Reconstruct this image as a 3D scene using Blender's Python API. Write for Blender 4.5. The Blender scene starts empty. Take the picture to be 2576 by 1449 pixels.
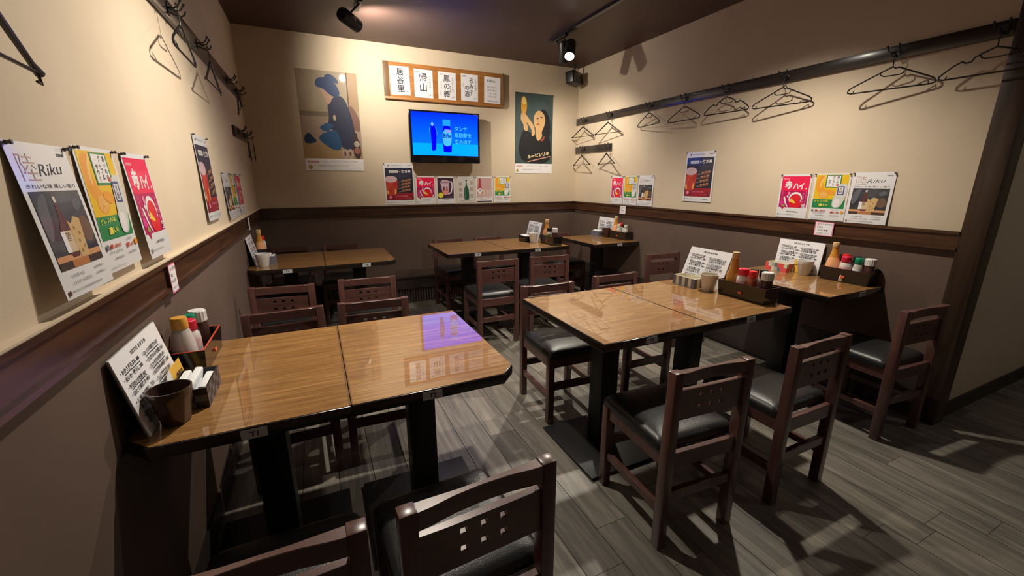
import bpy, bmesh, math, random
from mathutils import Vector, Matrix
random.seed(7)
R = math.radians
PI = math.pi
SC = bpy.context.scene
COL = SC.collection
W, YB, HC, T = 3.494, 4.562, 2.605, 0.7165      # right wall, back wall, ceiling, table height

# ------------------------------------------------------------------ camera, world, exposure
cam_d = bpy.data.cameras.new('camera')
cam = bpy.data.objects.new('camera', cam_d)
COL.objects.link(cam)
SC.camera = cam
cam.location = (0.4795, 0.0, 1.3295)
yaw, pit = -0.43730, -0.25395
fw = Vector((-math.sin(yaw) * math.cos(pit), math.cos(yaw) * math.cos(pit), math.sin(pit)))
cam.rotation_euler = fw.to_track_quat('-Z', 'Y').to_euler()
cam_d.sensor_width = 36.0
cam_d.lens = 1044.78 * 36.0 / 2576.0
cam_d.clip_start = 0.02
wd = bpy.data.worlds.new('world')
SC.world = wd
wd.use_nodes = True
wd.node_tree.nodes['Background'].inputs[0].default_value = (0.05, 0.05, 0.05, 1)
wd.node_tree.nodes['Background'].inputs[1].default_value = 0.3
SC.view_settings.view_transform = 'Standard'
SC.view_settings.look = 'None'
SC.view_settings.exposure = 0.0
SC.view_settings.gamma = 1.0
SC.view_settings.use_curve_mapping = False

WARM = (1.0, 0.90, 0.76)


def spot(name, loc, aim, power, size, blend=0.5, col=WARM, rad=0.03):
    l = bpy.data.lights.new(name, 'SPOT')
    l.energy, l.spot_size, l.spot_blend, l.color, l.shadow_soft_size = power, R(size), blend, col, rad
    o = bpy.data.objects.new(name, l)
    COL.objects.link(o)
    o.location = loc
    o.rotation_euler = (Vector(aim) - Vector(loc)).to_track_quat('-Z', 'Y').to_euler()
    return o


# every lamp: where its lens is, what it is aimed at, watts, beam
LAMPS = [
    ('L', (0.91, 3.65, 2.445), (1.75, 4.55, 2.25), 92, 150, 1.0),
    ('R', (2.70, 3.53, 2.41), (1.75, 2.35, 0.3), 120, 125, 1.0),
    ('R', (2.762, 3.72, 2.412), (3.25, 4.25, 0.8), 72, 135, 1.0),
    ('L', (0.92, 2.10, 2.41), (0.45, 1.95, 0.6), 135, 140, 1.0),
    ('R', (2.68, 1.75, 2.41), (2.75, 1.90, 0.6), 130, 140, 1.0),
]
# added fill lights, unseen: behind the camera and in the passage on the right
FILL_LIGHTS = [((1.9, -1.6, 2.5), (1.7, -0.6, 0.0), 3, 160), ((4.6, -0.9, 2.5), (4.3, 0.2, 0.4), 16, 160)]


# ------------------------------------------------------------------ materials
def new_mat(name):
    m = bpy.data.materials.new(name)
    m.use_nodes = True
    return m, m.node_tree.nodes, m.node_tree.links, m.node_tree.nodes['Principled BSDF']


def flat(name, col, rough=0.5, spec=0.5, metal=0.0, coat=0.0, coat_r=0.08, emis=None, trans=0.0, alpha=1.0, bump=0.0, bscale=60):
    m, n, l, b = new_mat(name)
    b.inputs['Base Color'].default_value = (*col, 1)
    b.inputs['Roughness'].default_value = rough
    b.inputs['Specular IOR Level'].default_value = spec
    b.inputs['Metallic'].default_value = metal
    b.inputs['Coat Weight'].default_value = coat
    b.inputs['Coat Roughness'].default_value = coat_r
    b.inputs['Transmission Weight'].default_value = trans
    b.inputs['Alpha'].default_value = alpha
    if emis:
        b.inputs['Emission Color'].default_value = (*emis[0], 1)
        b.inputs['Emission Strength'].default_value = emis[1]
    if bump:
        t = n.new('ShaderNodeTexNoise')
        t.inputs['Scale'].default_value = bscale
        t.inputs['Detail'].default_value = 4
        g = n.new('ShaderNodeNewGeometry')
        l.new(g.outputs['Position'], t.inputs['Vector'])
        bp = n.new('ShaderNodeBump')
        bp.inputs['Strength'].default_value = bump
        bp.inputs['Distance'].default_value = 0.002
        l.new(t.outputs['Fac'], bp.inputs['Height'])
        l.new(bp.outputs['Normal'], b.inputs['Normal'])
    return m


def grain(name, c1, c2, scale=(2, 30, 30), rough=0.35, coat=0.0, coat_r=0.1, per_obj=0.0, detail=6, dist=0.6, c3=None, bump=0.1, use='Object', spec=0.5):
    """wood: stretched noise in object space, long axis = smallest scale"""
    m, n, l, b = new_mat(name)
    tc = n.new('ShaderNodeTexCoord')
    mp = n.new('ShaderNodeMapping')
    mp.inputs['Scale'].default_value = scale
    l.new(tc.outputs[use], mp.inputs['Vector'])
    src = mp.outputs['Vector']
    oi = n.new('ShaderNodeObjectInfo')
    if per_obj:
        ad = n.new('ShaderNodeVectorMath')
        ad.operation = 'MULTIPLY_ADD'
        cx = n.new('ShaderNodeCombineXYZ')
        for k in range(3):
            l.new(oi.outputs['Random'], cx.inputs[k])
        l.new(cx.outputs[0], ad.inputs[0])
        ad.inputs[1].default_value = (37, 91, 53)
        l.new(src, ad.inputs[2])
        src = ad.outputs[0]
    no = n.new('ShaderNodeTexNoise')
    no.inputs['Scale'].default_value = 1.0
    no.inputs['Detail'].default_value = detail
    no.inputs['Roughness'].default_value = 0.65
    no.inputs['Distortion'].default_value = dist
    l.new(src, no.inputs['Vector'])
    cr = n.new('ShaderNodeValToRGB')
    e = cr.color_ramp.elements
    e[0].position, e[0].color = 0.33, (*c1, 1)
    e[1].position, e[1].color = 0.67, (*c2, 1)
    if c3:
        x = e.new(0.5)
        x.color = (*c3, 1)
    l.new(no.outputs['Fac'], cr.inputs['Fac'])
    out = cr.outputs['Color']
    if per_obj:
        hs = n.new('ShaderNodeHueSaturation')
        mr = n.new('ShaderNodeMapRange')
        mr.inputs['To Min'].default_value = 1 - per_obj
        mr.inputs['To Max'].default_value = 1 + per_obj
        l.new(oi.outputs['Random'], mr.inputs['Value'])
        l.new(mr.outputs[0], hs.inputs['Value'])
        l.new(out, hs.inputs['Color'])
        out = hs.outputs['Color']
    l.new(out, b.inputs['Base Color'])
    b.inputs['Roughness'].default_value = rough
    b.inputs['Coat Weight'].default_value = coat
    b.inputs['Coat Roughness'].default_value = coat_r
    b.inputs['Specular IOR Level'].default_value = spec
    if bump:
        bp = n.new('ShaderNodeBump')
        bp.inputs['Strength'].default_value = bump
        bp.inputs['Distance'].default_value = 0.001
        l.new(no.outputs['Fac'], bp.inputs['Height'])
        l.new(bp.outputs['Normal'], b.inputs['Normal'])
    return m


def mottled(name, c1, c2, scale=5, rough=0.8, bump=0.15, bscale=180, spec=0.3, p0=0.35, p1=0.65):
    m, n, l, b = new_mat(name)
    g = n.new('ShaderNodeNewGeometry')
    no = n.new('ShaderNodeTexNoise')
    no.inputs['Scale'].default_value = scale
    no.inputs['Detail'].default_value = 5
    l.new(g.outputs['Position'], no.inputs['Vector'])
    cr = n.new('ShaderNodeValToRGB')
    e = cr.color_ramp.elements
    e[0].position, e[0].color = p0, (*c1, 1)
    e[1].position, e[1].color = p1, (*c2, 1)
    l.new(no.outputs['Fac'], cr.inputs['Fac'])
    l.new(cr.outputs['Color'], b.inputs['Base Color'])
    n2 = n.new('ShaderNodeTexNoise')
    n2.inputs['Scale'].default_value = bscale
    n2.inputs['Detail'].default_value = 3
    l.new(g.outputs['Position'], n2.inputs['Vector'])
    bp = n.new('ShaderNodeBump')
    bp.inputs['Strength'].default_value = bump
    bp.inputs['Distance'].default_value = 0.001
    l.new(n2.outputs['Fac'], bp.inputs['Height'])
    l.new(bp.outputs['Normal'], b.inputs['Normal'])
    b.inputs['Roughness'].default_value = rough
    b.inputs['Specular IOR Level'].default_value = spec
    return m


M = {}
M['wall_up'] = mottled('cream_wallpaper', (0.60, 0.50, 0.37), (0.65, 0.54, 0.40), 2.5, 0.75, 0.2, 260)
M['wall_low'] = mottled('brown_wainscot_paint', (0.125, 0.085, 0.067), (0.145, 0.098, 0.077), 3, 0.6, 0.15, 220)
M['ceiling'] = mottled('dark_brown_ceiling_paint', (0.085, 0.052, 0.044), (0.10, 0.06, 0.05), 3, 0.5, 0.12, 120)
M['rail'] = grain('dark_stained_rail_wood', (0.035, 0.014, 0.008), (0.10, 0.042, 0.018), (30, 2.2, 30), 0.3, 0.3, 0.2)
M['rail_x'] = grain('dark_stained_rail_wood_x', (0.030, 0.013, 0.009), (0.075, 0.033, 0.017), (2.2, 30, 30), 0.3, 0.3, 0.2)
M['post'] = grain('dark_stained_post_wood', (0.028, 0.016, 0.011), (0.065, 0.036, 0.02), (25, 25, 1.5), 0.35, 0.2, 0.2)
M['base'] = flat('dark_baseboard_vinyl', (0.045, 0.032, 0.028), 0.5, bump=0.2, bscale=40)
M['hookboard'] = grain('dark_hook_board_wood', (0.022, 0.017, 0.016), (0.045, 0.033, 0.030), (30, 2, 30), 0.27, 0.3, 0.15)
M['plank'] = grain('weathered_grey_floor_plank', (0.105, 0.095, 0.080), (0.27, 0.24, 0.20), (22, 1.6, 10), 0.42, 0.0, 0.2, per_obj=0.22, detail=9, dist=1.2, c3=(0.175, 0.158, 0.133), bump=0.4)
M['gap'] = flat('floor_joint_dark', (0.008, 0.007, 0.006), 0.9)
M['top'] = grain('oak_veneer_table_top', (0.22, 0.105, 0.034), (0.43, 0.235, 0.085), (4.0, 60, 20), 0.35, 1.0, 0.010, per_obj=0.05, dist=1.0, c3=(0.29, 0.148, 0.05), bump=0.0, spec=0.15)
M['edge'] = flat('black_brown_table_edge', (0.018, 0.012, 0.010), 0.22, 0.5, coat=0.4, coat_r=0.1)
M['edge_strip'] = flat('brass_brown_edge_strip', (0.22, 0.11, 0.04), 0.22, 0.5, coat=0.8, coat_r=0.08)
M['iron'] = flat('matt_black_iron', (0.012, 0.012, 0.012), 0.45, 0.4, bump=0.15, bscale=200)
M['chair'] = grain('red_brown_stained_chair_wood', (0.075, 0.031, 0.027), (0.132, 0.058, 0.049), (26, 26, 3), 0.33, 0.35, 0.18, per_obj=0.06, bump=0.08)
M['chair_x'] = grain('red_brown_stained_chair_rail', (0.075, 0.031, 0.027), (0.132, 0.058, 0.049), (3, 26, 26), 0.33, 0.35, 0.18, per_obj=0.06, bump=0.08)
M['vinyl'] = flat('black_vinyl_seat', (0.016, 0.017, 0.018), 0.32, 0.6, bump=0.35, bscale=320)
M['black_plastic'] = flat('black_plastic', (0.012, 0.010, 0.011), 0.3, 0.5)
M['navy_plastic'] = flat('navy_plastic', (0.02, 0.02, 0.06), 0.3, 0.5)
M['black_metal'] = flat('black_painted_metal', (0.012, 0.012, 0.013), 0.35, 0.5)
M['grey_metal'] = flat('grey_metal', (0.3, 0.3, 0.3), 0.35, 0.5, metal=0.9)
M['lens'] = flat('lamp_lens_lit', (1, 1, 1), 0.3, emis=((1.0, 0.97, 0.9), 26))
M['tv_body'] = flat('glossy_black_tv_bezel', (0.006, 0.006, 0.010), 0.12, 0.5)
M['paper'] = flat('white_gloss_paper', (0.74, 0.74, 0.76), 0.55, 0.5, coat=0.75, coat_r=0.07)
M['card'] = flat('white_card', (0.86, 0.86, 0.90), 0.5, 0.5, coat=0.3, coat_r=0.15)
M['ink'] = flat('black_ink', (0.02, 0.02, 0.025), 0.6)
M['ink_grey'] = flat('grey_ink', (0.16, 0.16, 0.17), 0.6)
M['tag'] = flat('white_number_tag', (0.55, 0.57, 0.60), 0.4)
M['tray'] = flat('black_lacquer_tray', (0.012, 0.010, 0.010), 0.2, 0.5, coat=0.5)
M['tray_red'] = flat('vermilion_lacquer_rim', (0.62, 0.065, 0.03), 0.3, 0.5, coat=0.5)
M['tray_dim'] = flat('dark_red_lacquer_rim', (0.09, 0.02, 0.018), 0.3, 0.5, coat=0.4)
M['orange'] = flat('orange_sticker', (0.85, 0.13, 0.03), 0.4)
M['board'] = grain('warm_wood_sign_board', (0.33, 0.125, 0.03), (0.50, 0.22, 0.06), (3, 30, 22), 0.45, 0.2, 0.2, dist=0.8)
M['board_dk'] = grain('brown_wood_sign_side', (0.13, 0.075, 0.035), (0.20, 0.12, 0.06), (20, 20, 3), 0.5)
M['white_pl'] = flat('white_plastic', (0.72, 0.72, 0.71), 0.35)
M['cream_pl'] = flat('cream_ceramic', (0.66, 0.62, 0.53), 0.25, coat=0.4)
M['brown_pl'] = flat('brown_ceramic', (0.055, 0.028, 0.023), 0.25, coat=0.3)
M['tissue'] = flat('white_tissue', (0.78, 0.80, 0.82), 0.8)
M['tan'] = flat('tan_plastic_cap', (0.66, 0.45, 0.22), 0.4)
M['gold_cap'] = flat('ochre_plastic_cap', (0.70, 0.36, 0.06), 0.4)
M['red_cap'] = flat('red_plastic_cap', (0.75, 0.02, 0.02), 0.35)
M['pink_cap'] = flat('crimson_plastic_cap', (0.68, 0.015, 0.06), 0.35)
M['green_cap'] = flat('green_plastic_cap', (0.0, 0.22, 0.11), 0.35)
M['amber'] = flat('amber_sauce', (0.62, 0.27, 0.035), 0.25, coat=0.5)
M['salmon'] = flat('salmon_label', (0.85, 0.42, 0.20), 0.4)
M['glass_grey'] = flat('greyish_clear_plastic', (0.50, 0.47, 0.44), 0.2, coat=0.5)
M['pale'] = flat('pale_clear_plastic', (0.68, 0.62, 0.60), 0.22, coat=0.5)
M['pinkish'] = flat('pink_white_label', (0.80, 0.50, 0.50), 0.4)
M['lime'] = flat('lime_label', (0.36, 0.55, 0.03), 0.4)
M['orangebrown'] = flat('chilli_brown_content', (0.42, 0.10, 0.04), 0.3, coat=0.4)
M['dkbrown'] = flat('dark_brown_plastic', (0.06, 0.025, 0.022), 0.25, coat=0.4)
M['clear'] = flat('clear_acrylic', (0.85, 0.87, 0.88), 0.08, trans=0.85)
M['grey_check'] = flat('grey_square', (0.11, 0.11, 0.12), 0.35)
M['grey_stripe'] = flat('blue_grey_stripe', (0.16, 0.17, 0.21), 0.4)
M['cream_box'] = flat('cream_box_paper', (0.72, 0.68, 0.55), 0.45)
M['coral'] = flat('coral_square', (0.80, 0.10, 0.10), 0.4)
M['sage'] = flat('sage_square', (0.45, 0.50, 0.40), 0.4)
M['yellow_card'] = flat('yellow_card', (0.85, 0.50, 0.08), 0.4, coat=0.3)
M['pin'] = flat('grey_push_pin', (0.10, 0.09, 0.09), 0.35)
M['pink_edge'] = flat('pink_card_border', (0.85, 0.25, 0.45), 0.5)
M['slat'] = grain('grey_brown_slat_wood', (0.07, 0.05, 0.042), (0.13, 0.09, 0.078), (30, 30, 4), 0.5)


MATTE = [False]


def ink(name, col):
    """printed colour under a glossy laminate"""
    key = 'i_' + name + ('_matt' if MATTE[0] else '')
    if key not in M:
        M[key] = flat('print_' + name, col, 0.6, 0.4, coat=0.05 if MATTE[0] else 0.75, coat_r=0.3 if MATTE[0] else 0.07)
    return M[key]


def ink_noise(name, c1, c2, scale=6, stretch=(1, 1, 1), p0=0.35, p1=0.65):
    if 'i_' + name not in M:  # noise print
        m, n, l, b = new_mat('print_' + name)
        tc = n.new('ShaderNodeTexCoord')
        mp = n.new('ShaderNodeMapping')
        mp.inputs['Scale'].default_value = stretch
        l.new(tc.outputs['Object'], mp.inputs['Vector'])
        no = n.new('ShaderNodeTexNoise')
        no.inputs['Scale'].default_value = scale
        no.inputs['Detail'].default_value = 5
        l.new(mp.outputs[0], no.inputs['Vector'])
        cr = n.new('ShaderNodeValToRGB')
        e = cr.color_ramp.elements
        e[0].position, e[0].color = p0, (*c1, 1)
        e[1].position, e[1].color = p1, (*c2, 1)
        l.new(no.outputs['Fac'], cr.inputs['Fac'])
        l.new(cr.outputs['Color'], b.inputs['Base Color'])
        b.inputs['Roughness'].default_value = 0.55
        b.inputs['Coat Weight'].default_value = 0.05 if MATTE[0] else 0.75
        b.inputs['Coat Roughness'].default_value = 0.07
        M['i_' + name] = m
    return M['i_' + name]


# ------------------------------------------------------------------ mesh builder
class MB:
    def __init__(s):
        s.v, s.f, s.mi, s.ms = [], [], [], []

    def mat(s, m):
        if isinstance(m, str):
            m = M[m]
        if m not in s.ms:
            s.ms.append(m)
        return s.ms.index(m)

    def add(s, vs, fs, m):
        o, k = len(s.v), s.mat(m)
        s.v += [tuple(p) for p in vs]
        for f in fs:
            s.f.append([i + o for i in f])
            s.mi.append(k)
        return s

    def box(s, x0, x1, y0, y1, z0, z1, m, mx=None):
        vs = [Vector(p) for p in ((x0, y0, z0), (x1, y0, z0), (x1, y1, z0), (x0, y1, z0), (x0, y0, z1), (x1, y0, z1), (x1, y1, z1), (x0, y1, z1))]
        if mx:
            vs = [mx @ p for p in vs]
        return s.add(vs, [(0, 3, 2, 1), (4, 5, 6, 7), (0, 1, 5, 4), (1, 2, 6, 5), (2, 3, 7, 6), (3, 0, 4, 7)], m)

    def prism(s, pts, z0, z1, m, mx=None, axis='z'):
        """polygon pts (counter-clockwise) pushed from z0 to z1"""
        def P(a, b, c):
            p = Vector((a, b, c)) if axis == 'z' else (Vector((a, c, b)) if axis == 'y' else Vector((c, a, b)))
            return mx @ p if mx else p
        n = len(pts)
        vs = [P(a, b, z0) for a, b in pts] + [P(a, b, z1) for a, b in pts]
        fs = [tuple(range(n - 1, -1, -1)), tuple(range(n, 2 * n))] + [(i, (i + 1) % n, n + (i + 1) % n, n + i) for i in range(n)]
        if axis == 'y':
            fs = [tuple(reversed(f)) for f in fs]
        return s.add(vs, fs, m)

    def lathe(s, prof, m, seg=20, mx=None, oct_=False, cap0=True, cap1=True):
        """prof: (r, z[, mat]) from bottom to top; a profile ring's mat paints the band above it"""
        vs, n = [], seg
        for p in prof:
            for k in range(n):
                a = 2 * PI * k / n
                q = Vector((p[0] * math.cos(a), p[0] * math.sin(a), p[1]))
                vs.append(mx @ q if mx else q)
        o = len(s.v)
        s.v += [tuple(q) for q in vs]
        for i in range(len(prof) - 1):
            k0 = s.mat(prof[i][2] if len(prof[i]) > 2 else m)
            for k in range(n):
                s.f.append([o + i * n + k, o + i * n + (k + 1) % n, o + (i + 1) * n + (k + 1) % n, o + (i + 1) * n + k])
                s.mi.append(k0)
        if cap0 and prof[0][0] > 1e-5:
            s.f.append([o + k for k in range(n - 1, -1, -1)])
            s.mi.append(s.mat(prof[0][2] if len(prof[0]) > 2 else m))
        if cap1 and prof[-1][0] > 1e-5:
            s.f.append([o + (len(prof) - 1) * n + k for k in range(n)])
            s.mi.append(s.mat(prof[-1][2] if len(prof[-1]) > 2 else m))
        return s

    def tube(s, pts, r, m, seg=8, closed=False, rs=None):
        pts = [Vector(p) for p in pts]
        n = len(pts)
        vs, prev = [], None
        for i, p in enumerate(pts):
            a = pts[(i - 1) % n] if (closed or i) else p
            b = pts[(i + 1) % n] if (closed or i < n - 1) else p
            t = (b - a).normalized()
            if prev is None:
                u = t.orthogonal().normalized()
            else:
                u = (prev - t * prev.dot(t)).normalized()
            prev = u
            w = t.cross(u)
            rr = rs[i] if rs else r
            for k in range(seg):
                an = 2 * PI * k / seg
                vs.append(p + (u * math.cos(an) + w * math.sin(an)) * rr)
        fs = []
        for i in range(n if closed else n - 1):
            j = (i + 1) % n
            for k in range(seg):
                fs.append((i * seg + k, i * seg + (k + 1) % seg, j * seg + (k + 1) % seg, j * seg + k))
        if not closed:
            fs += [tuple(range(seg - 1, -1, -1)), tuple((n - 1) * seg + k for k in range(seg))]
        return s.add(vs, fs, m)

    def build(s, name, parent=None, smooth=False, bevel=0.0, loc=(0, 0, 0), rot=(0, 0, 0), seg=2):
        me = bpy.data.meshes.new(name)
        me.from_pydata(s.v, [], s.f)
        for m in s.ms:
            me.materials.append(m)
        me.polygons.foreach_set('material_index', s.mi)
        if bevel:
            bm = bmesh.new()
            bm.from_mesh(me)
            bmesh.ops.bevel(bm, geom=list(bm.edges), offset=bevel, segments=seg, profile=0.5, affect='EDGES', clamp_overlap=True)
            bm.to_mesh(me)
            bm.free()
            smooth = True
        if smooth:
            me.polygons.foreach_set('use_smooth', [True] * len(me.polygons))
            me.set_sharp_from_angle(angle=R(38))
        me.update()
        o = bpy.data.objects.new(name, me)
        COL.objects.link(o)
        o.location, o.rotation_euler = loc, rot
        if parent:
            o.parent = parent
        if 'lettering' in name or name in ('handwriting', 'underlines'):
            o['kind'] = 'stuff'
        return o


def tag(o, label=None, cat=None, group=None, kind=None):
    for k, v in (('label', label), ('category', cat), ('group', group), ('kind', kind)):
        if v:
            o[k] = v
    return o


def empty(name, loc, rz=0.0, rot=None):
    o = bpy.data.objects.new(name, None)
    o.empty_display_size = 0.05
    COL.objects.link(o)
    o.location = loc
    o.rotation_euler = rot if rot else (0, 0, rz)
    return o


def copy_tree(o, parent=None):
    c = o.copy()
    COL.objects.link(c)
    c.parent = parent
    for ch in list(o.children):
        copy_tree(ch, c)
    return c


# ------------------------------------------------------------------ lettering
_glyph = {}


def glyphs(body, bold=0.0):
    key = (body, bold)
    if key not in _glyph:
        c = bpy.data.curves.new('txt', 'FONT')
        c.body = body
        c.resolution_u = 2
        c.offset = bold
        o = bpy.data.objects.new('txt', c)
        COL.objects.link(o)
        dg = bpy.context.evaluated_depsgraph_get()
        dg.update()
        me = bpy.data.meshes.new_from_object(o.evaluated_get(dg))
        vs = [(v.co.x, v.co.y) for v in me.vertices]
        fs = [tuple(p.vertices) for p in me.polygons]
        bpy.data.objects.remove(o)
        bpy.data.curves.remove(c)
        bpy.data.meshes.remove(me)
        if vs:
            x0, x1 = min(p[0] for p in vs), max(p[0] for p in vs)
            y0, y1 = min(p[1] for p in vs), max(p[1] for p in vs)
        else:
            x0 = x1 = y0 = y1 = 0
        _glyph[key] = (vs, fs, (x0, x1, y0, y1))
    return _glyph[key]


class Sheet:
    """flat print in local x (right) / z (up), facing -y; layers sit a hair in front of each other"""

    def __init__(s, w, h, y0=-0.0012, step=0.00012):
        s.w, s.h, s.y0, s.st, s.n = w, h, y0, step, 0
        s.art, s.txt = MB(), MB()

    def _y(s):
        s.n += 1
        return s.y0 - s.st * s.n

    def poly(s, pts, m, clip=True):
        y = s._y()
        vs = [(u * s.w, y, v * s.h) for u, v in pts]
        s.art.add(vs, [tuple(range(len(pts)))], m)

    def rect(s, u0, v0, u1, v1, m):
        s.poly([(u0, v0), (u1, v0), (u1, v1), (u0, v1)], m)

    def ell(s, cu, cv, ru, rv, m, n=24, rot=0.0):
        asp = s.h / s.w
        pts = []
        for k in range(n):
            a = 2 * PI * k / n
            x, z = ru * math.cos(a), rv * math.sin(a) * asp
            pts.append((cu + x * math.cos(rot) - z * math.sin(rot), cv + (x * math.sin(rot) + z * math.cos(rot)) / asp))
        s.poly(pts, m)

    def blob(s, pts, m, it=2):
        for _ in range(it):                                        # round the outline off
            q = []
            for i in range(len(pts)):
                a, b = pts[i], pts[(i + 1) % len(pts)]
                q += [(a[0] * .75 + b[0] * .25, a[1] * .75 + b[1] * .25), (a[0] * .25 + b[0] * .75, a[1] * .25 + b[1] * .75)]
            pts = q
        s.poly(pts, m)

    def line(s, pts, wid, m):
        """wid as a fraction of the sheet width"""
        asp = s.h / s.w
        P = [Vector((p[0], p[1] * asp)) for p in pts]
        L, Rr = [], []
        for i, p in enumerate(P):
            t = (P[min(i + 1, len(P) - 1)] - P[max(i - 1, 0)]).normalized()
            nn = Vector((-t.y, t.x)) * wid / 2
            L.append(p + nn)
            Rr.append(p - nn)
        y = s._y()
        vs = [(q.x * s.w, y, q.y * s.w) for q in L + Rr]
        n = len(P)
        s.art.add(vs, [(i, i + n, i + n + 1, i + 1) for i in range(n - 1)], m)

    def text(s, body, u, v, height, m, width=None, bold=0.0, shear=0.0, rot=0.0, align='L', art=False):
        """height as a fraction of the sheet height; width forces the text width (fraction of sheet width)"""
        vs, fs, (x0, x1, y0, y1) = glyphs(body, bold)
        if not vs:
            return
        k = height * s.h / max(y1 - y0, 0.3)
        kx = width * s.w / (x1 - x0) if width else k
        tw = (x1 - x0) * kx
        ox = u * s.w - (tw / 2 if align == 'C' else (tw if align == 'R' else 0))
        oz = v * s.h
        y = s._y()
        c, sn = math.cos(rot), math.sin(rot)
        out = []
        for px, py in vs:
            a, b = (px - x0) * kx + shear * (py - y0) * k, (py - y0) * k
            out.append((ox + a * c - b * sn, y, oz + a * sn + b * c))
        (s.art if art else s.txt).add(out, fs, m)

    def vtext(s, body, u, v, size, m, bold=0.0, gap=1.05, jit=0.0, kx=1.0):
        """characters under each other, v = top"""
        vv = v
        for ch in body:
            if ch == ' ':
                vv -= size * 0.5
                continue
            vs, fs, (x0, x1, y0, y1) = glyphs(ch, bold)
            k = size * s.h / 0.92
            cx, cy = (x0 + x1) / 2, (y0 + y1) / 2
            y = s._y()
            if ch == 'ー':
                out = [(u * s.w + (py - cy) * k * kx, y, vv * s.h - size * s.h / 2 - (px - cx) * k) for px, py in vs]
                fs = [tuple(reversed(f)) for f in fs]
            else:
                ju = random.uniform(-jit, jit) * size * s.h
                out = [(u * s.w + ju + (px - cx) * k * kx, y, vv * s.h - size * s.h / 2 + (py - cy) * k) for px, py in vs]
            s.txt.add(out, fs, m)
            vv -= size * gap

    def finish(s, parent, art='printed_picture', txt='lettering', bend=None):
        for mb, nm in ((s.art, art), (s.txt, txt)):
            if mb.f:
                if bend:
                    mb.v = [bend(p) for p in mb.v]
                mb.build(nm, parent)


# ------------------------------------------------------------------ room shell
def struct(o, parent=None):
    o['kind'] = 'structure'
    return o


RT, RB = 1.0716, 0.9755


def wall(name, a, b, nrm, th=0.1):
    """wall from a to b (xy), nrm points out of the room; wainscot below the rail, cream above"""
    mb = MB()
    a, b, n = Vector((*a, 0)), Vector((*b, 0)), Vector((*nrm, 0)) * th
    for z0, z1, m in ((0, RB + 0.02, 'wall_low'), (RB + 0.02, HC, 'wall_up')):
        vs = [a, b, b + n, a + n]
        vs = [p + Vector((0, 0, z0)) for p in vs] + [p + Vector((0, 0, z1)) for p in vs]
        mb.add(vs, [(0, 1, 2, 3), (4, 7, 6, 5), (0, 4, 5, 1), (1, 5, 6, 2), (2, 6, 7, 3), (3, 7, 4, 0)], m)
    return struct(mb.build(name))


XR, YR = 5.6, -2.6
wall('wall_left', (0, YR), (0, YB), (-1, 0))
wall('wall_back', (0, YB), (W, YB), (0, 1))
wall('wall_right', (W, YB), (W, 0.96), (1, 0))
mb = MB().box(W + 0.1, XR, 0.895, 0.995, 0, HC, 'wall_up')
struct(mb.build('wall_front'))
mb = MB().box(XR, XR + 0.1, YR, 0.995, 0, HC, 'wall_up')
struct(mb.build('wall_passage'))
mb = MB().box(0, XR, YR - 0.1, YR, 0, HC, 'wall_up')
struct(mb.build('wall_rear'))
mb = MB().box(-0.1, XR + 0.1, YR - 0.1, YB + 0.1, HC, HC + 0.08, 'ceiling')
struct(mb.build('ceiling'))
# dark post at the end of the right wall
mb = MB().box(W - 0.018, W + 0.10, 0.865, 0.962, 0, HC, 'post')
struct(mb.build('trim_1', bevel=0.003))


def rail(name, x0, x1, y0, y1, m):
    mb = MB().box(x0, x1, y0, y1, RB, RT, m)
    return mb


# chair rails with a small lip at top and bottom
mb = MB().box(0, 0.016, YR, YB, RB, RT, 'rail').box(0, 0.024, YR, YB, RT - 0.014, RT, 'rail').box(0, 0.024, YR, YB, RB, RB + 0.012, 'rail')
mb.box(0, 0.022, YR, YB, RT, RT + 0.004, 'wall_up')  # cream strip paints the lit highlight along the rail top
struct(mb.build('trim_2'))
mb = MB().box(0.016, W - 0.016, YB - 0.016, YB, RB, RT, 'rail_x').box(0.016, W - 0.016, YB - 0.024, YB, RT - 0.014, RT, 'rail_x').box(0.016, W - 0.016, YB - 0.024, YB, RB, RB + 0.012, 'rail_x')
struct(mb.build('trim_3'))
mb = MB().box(W - 0.016, W, 0.962, YB, RB, RT, 'rail').box(W - 0.024, W, 0.962, YB, RT - 0.014, RT, 'rail').box(W - 0.024, W, 0.962, YB, RB, RB + 0.012, 'rail')
struct(mb.build('trim_4'))
# baseboards
bb = MB().box(0.012, W - 0.012, YB - 0.05, YB, 0.165, 0.285, 'base').box(0.012, W - 0.012, YB - 0.058, YB, 0.285, 0.297, 'base').box(0.012, W - 0.012, YB - 0.012, YB, 0, 0.165, 'base')
bbo = struct(bb.build('baseboard_back'))
sl = MB().box(-0.009, 0.009, -0.022, 0, 0, 0.163, 'slat')
first = None
for k in range(84):
    x = 0.4 + k * 0.03
    if first is None:
        first = sl.build('slat', bbo, bevel=0.002, seg=1)
        o = first
    else:
        o = first.copy()
        COL.objects.link(o)
    o.location = (x, YB - 0.0125, 0.0)
mb = MB().box(W - 0.012, W, 0.962, YB, 0, 0.345, 'base')
struct(mb.build('baseboard_right'))
mb = MB().box(0, 0.010, YR, YB - 0.06, 0, 0.10, 'base')
struct(mb.build('baseboard_left'))
mb = MB().box(W + 0.10, XR, 0.883, 0.895, 0, 0.088, 'base')
struct(mb.build('baseboard_front'))

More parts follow.
